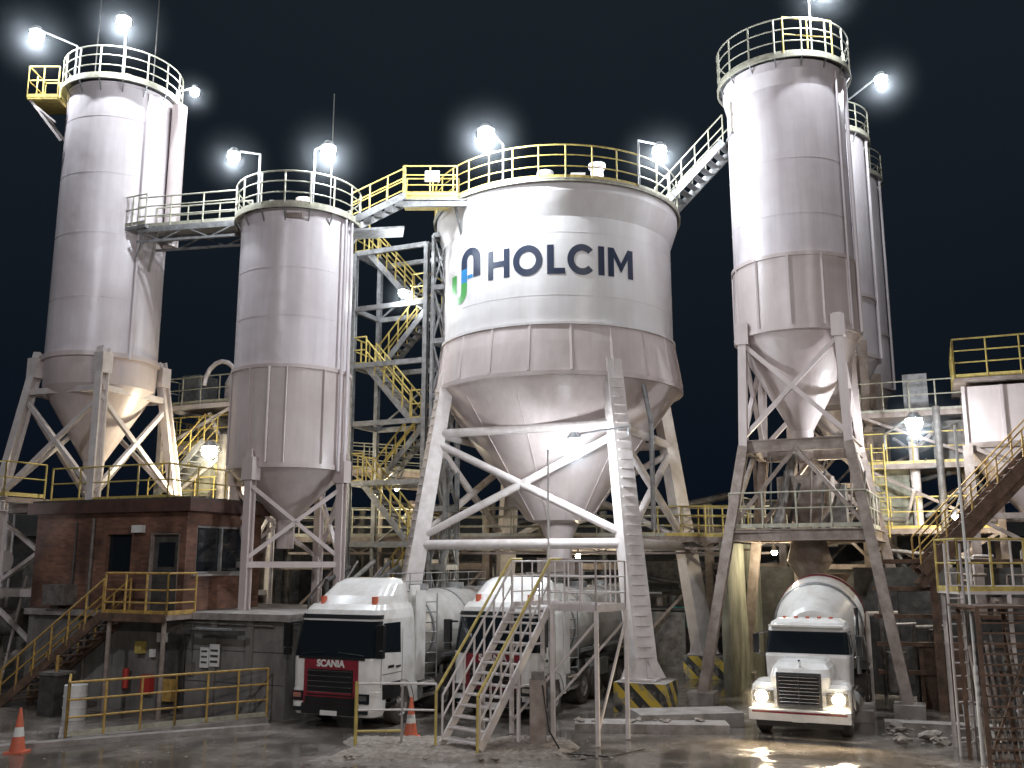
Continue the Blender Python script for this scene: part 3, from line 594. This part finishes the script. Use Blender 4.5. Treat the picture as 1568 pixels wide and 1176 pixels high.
# front safety fence
s=MB(); F=[VV(-11.2,25.0,.12),VV(-10.5,23.4,.12),VV(-8.5,25.0,.12),VV(-6.55,26.45,.12)]
s.rail(F,'yelr',h=1.25,sp=.95,r=.032,mids=(.36,.68),toe=True,ktoe='galv')
for a_,b_ in zip(F,F[1:]): s.beam(a_-Z*.06,b_-Z*.06,.3,.13,'conc')
s.obj('safety_fence')
# cones
for p in((-11.05,22.3,0),(-2.45,24.1,0)):
    s=MB(); p=Vector(p); s.box(p+Z*.02,(.42,.42,.04),'orange'); s.lathe(p,[(.17,.04),(.12,.35)],'orange',20); s.lathe(p,[(.12,.35),(.09,.55)],'signw',20); s.lathe(p,[(.09,.55),(.03,.95),(.001,.96)],'orange',20); s.obj('traffic_cone')
# ---------------------------------------------------------------- vehicles
def loft(s,levels,k,cap=True,nc=5,axis='z'):
    rings=[]
    for z,y0,y1,hw,cr in levels:
        r=[]
        for cx,cy,a0 in((hw-cr,y1-cr,0),(-hw+cr,y1-cr,90),(-hw+cr,y0+cr,180),(hw-cr,y0+cr,270)):
            for i in range(nc):
                a=math.radians(a0+90*i/(nc-1)); r.append(VV(cx+cr*math.cos(a),cy+cr*math.sin(a),z))
        rings.append(r)
    n=len(rings[0])
    for A_,B_ in zip(rings,rings[1:]): s.add(A_+B_,[(i,(i+1)%n,n+(i+1)%n,n+i) for i in range(n)],k,True)
    if cap: s.add(rings[-1],[tuple(range(n))],k); s.add(rings[0],[tuple(range(n))[::-1]],k)
def band(s,lv0,lv1,k,off=.008,nc=9):
    """skin patch hugging the loft front between two levels (z,y0,y1,hw,cr), wrapping round both front corners"""
    rows=[]
    for z,y0,y1,hw,cr in(lv0,lv1):
        hw_=hw+off; y_=y0-off; r=[]
        for i in range(nc): a=math.radians(180+90*i/(nc-1)); r.append(VV(-hw_+cr+cr*math.cos(a),y_+cr+cr*math.sin(a),z))
        for i in range(nc): a=math.radians(270+90*i/(nc-1)); r.append(VV(hw_-cr+cr*math.cos(a),y_+cr+cr*math.sin(a),z))
        rows.append(r)
    n=len(rows[0]); s.add(rows[0]+rows[1],[(i,i+1,n+i+1,n+i) for i in range(n-1)],k,True)
def wheel(s,x,y,r=.5,w=.3,side=1):
    sx=side
    ax=(VV(0,1,0),Z,VV(sx,0,0))
    s.lathe((x,y,r),[(.001,-w/2),(r-.05,-w/2),(r,-w/2+.05),(r,w/2-.05),(r-.06,w/2),(r*.58,w/2)],'tyre',28,ax)
    s.lathe((x,y,r),[(r*.6,w/2),(r*.52,w/2-.06),(r*.3,w/2-.02),(r*.16,w/2+.04),(.001,w/2+.05)],'rim',20,ax)
def txt(body,size,loc,mat,parent,name='badge'):
    cu=bpy.data.curves.new(name,'FONT'); cu.body=body; cu.size=size; cu.extrude=.008; cu.align_x='CENTER'; cu.materials.append(M[mat]); cu.offset=.008
    o=bpy.data.objects.new(name,cu); S.collection.objects.link(o); o.location=loc; o.rotation_euler=(math.radians(90),0,0); o.parent=parent
def lerp5(a,b_,t): return tuple(x+(y-x)*t for x,y in zip(a,b_))
def tanker(loc,tank_y0,tank_y1):
    R0=empty('tanker_truck',loc,ANG); s=MB()
    La=(.95,0.02,2.3,1.24,.22); Lb=(1.72,0,2.3,1.25,.24); Lc=(2.72,.22,2.3,1.21,.26); Ld=(2.95,.34,2.3,1.17,.28)
    loft(s,[La,Lb,Lc,Ld,(3.08,.5,2.28,1.12,.3)],'paint')
    loft(s,[(3.06,.62,2.28,1.08,.34),(3.3,.85,2.28,1.05,.36),(3.6,1.3,2.28,.98,.36),(3.72,1.65,2.24,.9,.34),(3.75,1.8,2.2,.8,.3)],'paint')
    Le=(.34,.06,.75,1.2,.24); Lf=(.5,-.02,.8,1.25,.24); Lg=(.95,0.0,.8,1.25,.22)
    loft(s,[Le,Lf,Lg],'paint')
    for sg in(-1,1): 
        s.box((sg*1.14,2.05,.75),(.2,.5,.5),'paint'); s.box((sg*1.16,2.55,2.2),(.05,.5,2.4),'paint'); s.box((sg*1.0,2.5,3.3),(.05,.5,.5),'paint')
    s.obj('cab',R0,0)
    s=MB()
    band(s,lerp5(Lb,Lc,.06),lerp5(Lb,Lc,.96),'glass',.01)
    for sg in(-1,1):
        q=[(sg*1.252,.42,1.9),(sg*1.25,1.35,1.84),(sg*1.222,1.35,2.62),(sg*1.226,.5,2.62)]
        s.add(q,[(0,1,2,3) if sg>0 else (3,2,1,0)],'glass')
    s.obj('windows',R0)
    s=MB()
    band(s,lerp5(Lc,Ld,.05),lerp5(Lc,Ld,.5),'black',.03)
    s.box((0,-.02,1.1),(1.62,.05,1.24),'maroon'); s.box((0,-.03,.5),(1.7,.07,.26),'black'); s.box((0,-.02,1.755),(2.0,.04,.05),'black')
    s.box((0,-.05,1.16),(1.36,.03,.64),'black')
    for z in(.90,1.03,1.16,1.29,1.42): s.box((0,-.075,z),(1.34,.03,.05),'maroon' if z<1 else 'black'); s.box((0,-.088,z+.03),(1.32,.012,.012),'chrome')
    s.box((0,-.05,.72),(1.5,.03,.16),'black'); s.box((0,-.085,.42),(.5,.02,.12),'signw')
    for sg in(-1,1):
        s.box((sg*.98,-.02,.80),(.32,.07,.24),'glass'); s.box((sg*.98,-.062,.82),(.24,.02,.12),'chrome'); s.box((sg*.98,-.03,.48),(.28,.06,.1),'glass')
        s.box((sg*1.42,.05,2.3),(.2,.14,.62),'black'); s.box((sg*1.42,.05,1.88),(.18,.12,.18),'black'); s.tube((sg*1.18,.2,2.55),(sg*1.42,.05,2.55),.03,'black')
        s.box((sg*1.253,.9,1.35),(.006,.95,.012),'black'); s.box((sg*1.256,1.42,1.7),(.006,.014,1.5),'black'); s.box((sg*1.256,.36,1.45),(.006,.014,.8),'black')
        s.box((sg*1.262,1.22,1.5),(.03,.2,.05),'black'); s.box((sg*1.258,.85,1.52),(.006,.3,.07),'black')
        s.box((sg*1.2,.9,.6),(.14,.5,.08),'black'); s.box((sg*1.235,.9,.93),(.04,.9,.4),'black')
        s.tube((sg*.8,.72,3.06),(sg*.8,.72,3.28),.085,'orange',12)
        s.lathe((sg*1.08,1.45,.52),[(.62,-.16),(.62,.18)],'black',16,(VV(0,1,0),Z,VV(sg,0,0)),0,math.pi)
        wheel(s,sg*1.08,1.45,.52,.32,sg)
        for yy in(3.9,5.2): wheel(s,sg*.95,yy,.52,.55,sg)
        s.box((sg*.42,4,.85),(.1,6.5,.24),'black')
        s.tube((sg*1.0,2.5,.72),(sg*1.0,3.3,.72),.3,'chrome',18)
        s.tube((sg*.95,-.0,1.84),(sg*.2,-.02,1.9),.012,'black')
    s.obj('running_gear_and_trim',R0,.006)
    txt('SCANIA',.235,(0,-.055,1.55),'signw',R0)
    s=MB(); y0,y1=tank_y0,tank_y1; zc=2.25; rr=1.12
    ax=(VV(1,0,0),Z,VV(0,1,0))
    s.lathe((0,0,zc),[(.001,y0-.32),(.5,y0-.27),(.85,y0-.15),(rr,y0),(rr,y1),(.85,y1+.15),(.5,y1+.27),(.001,y1+.32)],'tank',40,ax)
    n=3
    for i in range(n+1):
        y=y0+.1+(y1-y0-.2)*i/n; s.lathe((0,0,zc),[(rr-.01,y-.04),(rr+.03,y-.04),(rr+.03,y+.04),(rr-.01,y+.04)],'grey',40,ax)
    for i in range(n):
        y=y0+(y1-y0)*(i+.5)/n; s.tube((0,y,zc+rr-.02),(0,y,zc+rr+.16),.3,'grey',16)
        s.lathe((0,y,zc-rr),[(.9,.35),(.18,-.55)],'tank',20)
    s.rail([(-.5,y0+.2,zc+rr-.08),(-.5,y1-.2,zc+rr-.08)],'grey',h=.55,sp=1.3,toe=False,r=.02)
    for sg in(-1,1):
        s.box((sg*.5,(y0+y1)/2+1,1.0),(.12,y1-y0-2.5,.2),'grey'); s.box((sg*1.18,(y0+y1)/2,1.55),(.05,y1-y0-1,.1),'grey')
        for yy in(y1-3,y1-1.75,y1-.5): wheel(s,sg*.98,yy,.5,.5,sg); s.box((sg*.98,yy,1.07),(.55,1.15,.03),'black')
        s.box((sg*1.1,y0+2.2,.95),(.4,1.1,.5),'grey')
        s.tube((sg*.8,y0+1.2,.1),(sg*.8,y0+1.2,1.2),.06,'grey')
    for i in range(8): s.tube((.95,y0-.25+0,1.1+i*.28),(1.2,y0+.15,1.1+i*.28),.018,'grey')
    s.tube((1.2,y0+.15,1.0),(1.2,y0+.15,3.3),.02,'grey'); s.path([(1.1,y0+2,1.3),(1.16,y0+3.6,1.0),(1.16,y0+5.4,1.2)],.06,'black',8)
    s.obj('tank_trailer',R0)
    return R0
F1=VV(-5.77,25.7,0)+U*1.25; tanker(F1,3.3,10.5)
F2=VV(-1.75,26.9,0)+U*1.25+V*.25; tanker(F2,3.3,10.5)
# concrete mixer
R0=empty('concrete_mixer_truck',(6.95,23.9,0),ANG)
s=MB()
loft(s,[(.62,.12,1.9,.62,.14),(1.05,.04,1.9,.70,.2),(1.42,.08,1.9,.72,.26),(1.60,.22,1.95,.68,.28),(1.72,.55,1.98,.6,.26),(1.78,1.0,1.98,.5,.22)],'paint')
loft(s,[(.62,.12,.42,1.17,.14),(1.0,.06,.42,1.18,.16),(1.18,.12,.5,1.16,.18),(1.26,.25,.6,1.1,.17)],'paint')
for sg in(-1,1):
    n=12; vs=[]
    for xi,dz in((.5,.04),(.95,.04),(1.1,0),(1.16,-.10)):
        for i in range(n+1):
            a=math.pi*(1.03-1.06*i/n); vs.append((sg*xi,.82+.78*math.cos(a),.62+dz+.66*max(-.05,math.sin(a))))
    s.add(vs,[(j*(n+1)+i,j*(n+1)+i+1,(j+1)*(n+1)+i+1,(j+1)*(n+1)+i) for j in range(3) for i in range(n)],'paint',True)
s.obj('hood',R0,.02)
s=MB()
Ma=(1.75,1.8,3.45,1.06,.14); Mb=(2.45,2.1,3.45,1.0,.18)
loft(s,[(.85,1.85,3.45,1.02,.12),Ma,Mb,(2.6,2.2,3.4,.94,.22),(2.68,2.4,3.2,.8,.25)],'paint')
s.box((0,2.02,2.52),(1.9,.26,.05),'paint')
s.obj('cab',R0)
s=MB()
band(s,lerp5(Ma,Mb,.12),lerp5(Ma,Mb,.90),'glass',.008)
for sg in(-1,1): s.add([(sg*1.066,2.15,1.8),(sg*1.066,3.1,1.8),(sg*1.022,3.1,2.38),(sg*1.022,2.32,2.38)],[(0,1,2,3) if sg>0 else (3,2,1,0)],'glass')
s.obj('windows',R0)
s=MB()
s.box((0,.0,1.14),(1.06,.07,.80),'chrome'); s.box((0,-.035,1.14),(.94,.05,.68),'black')
for i in range(8): s.box((0,-.065,.86+i*.082),(.92,.015,.016),'chrome')
s.box((0,-.07,1.14),(.025,.02,.68),'chrome'); s.tube((0,.35,1.66),(0,.25,1.80),.035,'chrome',8)
s.box((0,-.14,.56),(2.36,.2,.26),'paint'); s.box((0,-.245,.5),(.34,.015,.16),'signw'); s.box((0,-.15,.36),(2.0,.12,.12),'black'); s.box((0,-.245,.63),(2.2,.012,.05),'maroon')
s.box((0,1.97,2.1),(.04,.04,.6),'black',(VV(1,0,0),VV(0,.92,-.39),VV(0,.39,.92)))
for sg in(-1,1):
    ax=(VV(1,0,0),Z,VV(0,-1,0))
    s.box((sg*.86,.05,.95),(.5,.06,.30),'chrome'); s.box((sg*.86,.025,.95),(.44,.05,.24),'black')
    s.lathe((sg*.90,.0,.95),[(.001,.05),(.14,.045),(.145,.0)],'head',20,ax)
    s.box((sg*1.3,2.0,2.05),(.16,.1,.5),'chrome'); s.tube((sg*1.02,2.1,2.35),(sg*1.3,2.0,2.3),.02,'chrome'); s.tube((sg*1.04,2.0,1.75),(sg*1.3,2.0,1.8),.02,'chrome')
    wheel(s,sg*.98,.85,.52,.3,sg)
    for yy in(5.9,7.2): wheel(s,sg*.95,yy,.52,.55,sg)
    s.box((sg*.42,5,.85),(.1,7.6,.24),'black'); s.tube((sg*1.0,2.2,.65),(sg*1.0,3.3,.65),.3,'chrome',18)
    s.box((sg*.95,6.5,1.15),(.6,2.6,.03),'black')
for i in range(5): s.box((-.6+.3*i,2.5,2.72),(.1,.08,.05),'orange')
s.tube((1.15,3.55,1.2),(1.15,3.55,2.95),.07,'chrome',10); s.box((0,3.6,1.4),(1.8,.15,1.2),'grey')
s.obj('running_gear_and_trim',R0,.006)
s=MB()
d=VV(0,math.cos(.2),math.sin(.2)); ax=(VV(1,0,0),d.cross(VV(1,0,0))*-1,d); pr=[(.001,0),(.75,.03),(.85,.15),(1.2,1.3),(1.24,2.2),(1.18,2.9),(.62,4.7),(.66,4.75),(.5,4.7)]
s.lathe((0,3.75,2.1),pr,'paint',40,ax)
s.lathe((0,3.75,2.1),[(1.215,1.28),(1.25,1.32),(1.25,1.42),(1.225,1.46)],'grey',40,ax); s.lathe((0,3.75,2.1),[(1.24,2.35),(1.26,2.37),(1.235,2.6)],'maroon',40,ax)
s.lathe((0,8.7,2.8),[(.7,1.0),(.35,.3),(.3,0)],'rust',20); s.beam((.3,8.8,2.3),(.6,10,1.5),.5,.1,'paint')
for sg in(-1,1): s.beam((sg*.6,8.0,1.0),(sg*.5,8.2,2.8),.12,.12,'paint'); s.beam((sg*1.15,8.4,1),(sg*.7,8.6,3.4),.05,.05,'grey')
s.tube((-.95,3.9,2.0),(-.95,4.5,2.0),.25,'chrome',16)
s.obj('mixer_drum',R0)
for sg in(-1,1):
    lightobj('headlight','SPOT',(sg*.90,-.09,.95),330,(1,.78,.48),R0,.08,spot=150).rotation_euler=(math.radians(-76),0,0)
    glow_puff(VV(sg*.90,-.12,.95),.7,.2,(1,.95,.85),R0)
# ---------------------------------------------------------------- portable access stairs (foreground)
s=MB(); k='white'
pb=VV(-1.15,22.3,.12); pt=VV(.45,24.2,3.05); hd=VV(1.6,1.9,0).normalized(); sd=VV(hd.y,-hd.x,0)
s.stairs(pb,pt,1.15,'white','white',n=13,h=1.05,r=.03,posts=.55,st=.2)
for sg in(-1,1):
    o_=sd*(sg*.64); s.path([pb+o_+Z*1.15-hd*.15,pb.lerp(pt,.5)+o_+Z*1.25,pt+o_+Z*1.2,pt+o_+hd*.45+Z*1.2],.034,'yel',8)
    s.tube(pb+o_-hd*.15+Z*1.15,pb+o_-hd*.15-Z*.1,.034,'yel')
lp=[pt+sd*-.6,pt+sd*2.0,pt+sd*2.0+hd*1.25,pt+sd*-.6+hd*1.25]
cen=sum(lp,VV(0,0,0))/4; s.box(cen,(2.6,1.25,.07),'white',(sd,hd,Z))
s.rail([pt+sd*.62,lp[1],lp[2],lp[3],lp[0]],'white',h=1.15,sp=.42,mids=(.35,.68),r=.024)
for p in(lp[0],lp[1],lp[2],lp[3],pt+sd*.7): s.beam((p.x,p.y,.02),(p.x,p.y,3.05),.09,.09,'white')
s.beam((lp[0].x,lp[0].y,.3),(lp[1].x,lp[1].y,2.8),.05,.05,'white'); s.beam((lp[1].x,lp[1].y,.3),(lp[2].x,lp[2].y,2.8),.05,.05,'white'); s.beam((lp[3].x,lp[3].y,.3),(lp[2].x,lp[2].y,2.8),.05,.05,'white')
for z in(1.1,2.1): s.beam((lp[0].x,lp[0].y,z),(lp[3].x,lp[3].y,z),.05,.05,'white')
m0=pb.lerp(pt,.55); s.beam(m0+sd*.55,VV(m0.x,m0.y,.05)+sd*.55,.07,.07,'white'); s.beam(m0-sd*.55,VV(m0.x,m0.y,.05)-sd*.55,.07,.07,'white')
s.obj('access_stairs')
s=MB(); s.tube((.95,25.0,0),(.95,25.0,7.1),.026,'signw',8); s.tube((.95,25,0),(.95,25,1.4),.05,'grey',8); s.obj('mast_pole')
s=MB(); s.rail([(-3.6,22.9,.1),(-2.55,23.0,.1),(-1.75,22.9,.1)],'white',h=1.3,sp=1.0,r=.03,toe=False); s.tube((-3.6,22.9,0),(-3.6,22.9,1.45),.045,'yel'); s.tube((-3.6,22.9,.35),(-2.55,23,.35),.03,'yel'); s.obj('safety_fence')
s=MB(); p=VV(.6,22.9,0); s.box(p+Z*.75,(.38,.38,1.5),'dusty'); s.box(p+Z*1.55,(.3,.25,.25),'duct'); s.path([p+VV(.1,-.2,1.4),p+VV(.25,-.3,.4),p+VV(.5,-.8,.03),p+VV(1.5,-1.2,.03),p+VV(2.4,-.3,.03)],.02,'black'); s.obj('service_post')
# broken concrete pad under the portable stairs
s=MB(); nx,ny=70,30; X0,X1,Y0,Y1=-3.9,1.4,21.4,23.9
rnd=[[random.random() for _ in range(nx+1)] for _ in range(ny+1)]
vs=[]
for j in range(ny+1):
    for i in range(nx+1):
        x=X0+(X1-X0)*i/nx; y=Y0+(Y1-Y0)*j/ny
        e=max(0,min(1,min(min(i,nx-i)/3,min(j,ny-j)/2)))
        z=-.03+e*(.11+.035*rnd[j][i]+.02*math.sin(x*3.1)*math.sin(y*4)); vs.append((x+.05*rnd[j][i]+.18*math.sin(y*3.1),y+.14*math.sin(x*1.9)+.05*math.sin(x*7),z))
s.add(vs,[(j*(nx+1)+i,j*(nx+1)+i+1,(j+1)*(nx+1)+i+1,(j+1)*(nx+1)+i) for j in range(ny) for i in range(nx)],'rubble')
def rock(s,p,r,k='rubble'):
    b=[(1,0,0),(-1,0,0),(0,1,0),(0,-1,0),(0,0,1),(0,0,-.4),(.6,.6,.5),(-.6,.6,.4),(.6,-.6,.5),(-.6,-.6,.5)]
    bm=bmesh.new()
    for q in b: bm.verts.new(Vector(p)+Vector((q[0],q[1],q[2]*.6))*r*random.uniform(.6,1.1))
    bmesh.ops.convex_hull(bm,input=bm.verts); bm.verts.index_update()
    bm.verts.ensure_lookup_table()
    s.add([v.co.copy() for v in bm.verts],[[v.index for v in f.verts] for f in bm.faces],k); bm.free()
for i in range(110):
    rock(s,(random.uniform(X0,X1+.8),random.choice([random.uniform(Y0-.2,Y0+.5),random.uniform(Y0,Y1)]),random.uniform(.0,.08)),random.choice([.03,.04,.05,.07,.12]))
s.obj('broken_concrete_pad')
s=MB()
def slab(a,b_,w,h): s.beam(Vector(a)+Z*h/2,Vector(b_)+Z*h/2,w,h,'conc')
slab((1.6,25.2,0),(5.4,24.9,0),.8,.22); slab((3.2,25.8,0),(5.9,26.2,0),1.2,.35)
slab((-12.6,22.0,0),(-6.2,25.4,0),.3,.12); slab((9.3,24.8,0),(14,23.2,0),.5,.3)
slab((9.0,26.4,0),(9.6,28,0),1.2,.3)
for i in range(60): rock(s,(random.uniform(9,13),random.uniform(22.8,25.4),random.uniform(0,.2)),random.choice([.06,.1,.2,.3]),'rubble')
for i in range(14): rock(s,(random.uniform(1.6,5),random.uniform(24.9,25.3),.24),random.choice([.06,.1,.14]),'rubble')
for i in range(120): rock(s,(random.uniform(-12,12),random.uniform(20,25),0),random.choice([.015,.025,.04]),'rubble')
s.obj('concrete_kerbs')
# front-right rack & ladder tower
s=MB()
for x in(9.75,11.0): s.beam((x,20.4,0),(x,20.4,3.25),.09,.09,'rust')
for i in range(15): s.beam((9.75,20.4,.2+i*.21),(11.0,20.4,.2+i*.21),.05,.035,'rust')
for x in(9.9,10.9): s.beam((x,21.6,0),(x,21.6,3.2),.09,.09,'rust')
s.beam((9.75,20.4,3.2),(9.9,21.6,3.2),.08,.08,'rust'); s.beam((9.85,20.5,.3),(11,20.5,2.8),.05,.05,'rust')
s.box((10.4,21,3.25),(1.4,1.3,.05),'rust')
for i in range(9): s.tube((9.9+.12*i,20.7,.0),(9.95+.12*i,21.3,random.uniform(1.5,2.9)),.04,random.choice(['dusty','duct','rust']),8)
s.obj('storage_rack')
s=MB(); dx=.62
for x,y in((9.55,21.9),(10.6,21.9),(9.6,23.0),(11.6,23.0)): s.beam((x+dx,y,0),(x+dx,y,3.5),.09,.09,'white')
s.box((10.6+dx,22.45,3.5),(2.2,1.2,.07),'white'); s.rail([(9.5+dx,23.0,3.5),(9.5+dx,21.9,3.5),(11.8+dx,21.9,3.5)],'yel',h=1.2,sp=.7); s.rail([(9.8+dx,23.0,3.5),(11.8+dx,23.0,3.5)],'white',h=1.2,sp=.5)
for i in range(15): s.tube((9.2+dx,21.85,.3+i*.28),(9.55+dx,21.85,.3+i*.28),.02,'white')
for x in(9.2,9.55): s.tube((x+dx,21.85,0),(x+dx,21.85,4.6),.03,'white')
s.beam((10.2+dx,21.9,.2),(11.8+dx,21.9,3.4),.06,.06,'white')
s.obj('access_platform')
s=MB(); s.tube((9.9,21.0,0),(9.9,21.0,7.2),.03,'signw',8); s.tube((9.9,21,0),(9.9,21,2),.05,'signw',8); s.obj('mast_pole')
s=MB(); s.ub((7.0,39.2,2.0),(1.2,.06,.8),'teal'); s.ub((7.0,39.3,1.0),(.1,.1,2.0),'dusty'); s.obj('site_banner')
# ---------------------------------------------------------------- lamps
lamp((-17.1,31.2,22.8),(-16.0,32.0,21.2),1100,r=.24,glow_r=2.0)
lamp((-13.7,30.5,22.9),(-13.9,31.2,21.2),1100,r=.24,glow_r=2.0)
lamp((-11.9,32.9,21.5),(-12.6,33.0,21.2),400,r=.17,glow_r=1.2)
lamp((-9.2,29.4,17.35),(-8.3,29.3,15.6),550,r=.2,glow_r=1.5)
lamp((-6.06,29.3,17.5),(-6.5,29.3,15.6),1100,r=.24,glow_r=1.8)
lamp((-.85,29.0,17.95),(-.3,29.9,16.7),2000,r=.26,glow_r=1.8)
lamp((5.15,31.0,18.25),(4.3,30.2,16.7),1100,r=.24,glow_r=1.8)
lamp((10.2,28.2,22.75),(10.0,29,20.8),1200,r=.24,glow_r=1.8)
lamp((13.7,32.5,21.75),(12.7,35.4,21.3),850,r=.22,glow_r=1.8)
lamp((-4.05,34.0,14.0),(-3.3,34.6,13.7),260,r=.17,glow_r=1.2)
lamp((1.9,28.6,7.7),(3.6,29.0,8.0),550,r=.26,glow_r=1.8)
lamp((-10.9,34.0,8.1),(-11.2,36.6,8.0),500,True,r=.28,glow_r=1.5)
lamp((12.6,29.4,8.45),(12.9,32.6,8.0),600,r=.25,glow_r=1.8)
lamp((9.0,33.0,4.5),(9.0,33.4,5.0),150,True,r=.1)
lamp((10.9,33.6,6.9),(11.2,33.6,7.6),320,True,r=.15)
lamp((-18.5,30.5,5.5),(-18.2,30.9,5.9),160,r=.12)
lamp((14.2,30.6,5.6),(14.6,31,6),200,True,r=.1)
lamp((2.5,36.5,4.4),(2.5,36.9,5.0),120,True,r=.1)
lamp((-4.5,37.2,7.0),(-4.5,39.2,7.6),200,True,r=.1)
# added fill lights on unseen masts behind the camera, brightening the whole front
def fill_mast(p,target,e,col):
    p=Vector(p); s=MB(); s.tube((p.x,p.y-.4,0),(p.x,p.y-.4,p.z+.3),.12,'grey',10); s.box((p.x,p.y-.35,p.z+.35),(1.4,.5,.4),'grey'); o=s.obj('added_fill_mast')
    lightobj('fill_light','SPOT',p,e,col,o,.6,target,100,.7)
fill_mast((-14,-3,23),(-4,31,11),9200,(.95,.94,1))
fill_mast((16,-3,21),(5,31,11),6300,(1,.92,.90))
fill_mast((2,-3,9),(0,27,3),4000,(1,.92,.84))
# ---------------------------------------------------------------- world
w=bpy.data.worlds.new("World"); S.world=w; w.use_nodes=True; nt=w.node_tree; bg=nt.nodes['Background']
tc=nt.nodes.new('ShaderNodeTexCoord'); sx=nt.nodes.new('ShaderNodeSeparateXYZ'); nt.links.new(tc.outputs['Generated'],sx.inputs[0])
n=nt.nodes.new('ShaderNodeTexNoise'); n.inputs['Scale'].default_value=1.6; n.inputs['Detail'].default_value=4; nt.links.new(tc.outputs['Generated'],n.inputs['Vector'])
ma=nt.nodes.new('ShaderNodeMath'); ma.operation='MULTIPLY_ADD'; ma.inputs[1].default_value=.35; nt.links.new(n.outputs[0],ma.inputs[0]); nt.links.new(sx.outputs[2],ma.inputs[2])
r=nt.nodes.new('ShaderNodeValToRGB'); e=r.color_ramp.elements; e[0].position=.2; e[0].color=(.0028,.0048,.0095,1); e[1].position=.8; e[1].color=(.0100,.0150,.0205,1)
nt.links.new(ma.outputs[0],r.inputs[0]); nt.links.new(r.outputs[0],bg.inputs[0]); bg.inputs[1].default_value=1
# ---------------------------------------------------------------- camera
cam=bpy.data.cameras.new('camera'); co=bpy.data.objects.new('camera',cam); S.collection.objects.link(co); S.camera=co
co.location=(0,0,4.2); co.rotation_euler=(math.radians(100.6),0,0); cam.sensor_width=36; cam.lens=33.3; cam.clip_end=2000
S.view_settings.view_transform='Standard'; S.view_settings.look='None'; S.view_settings.exposure=0
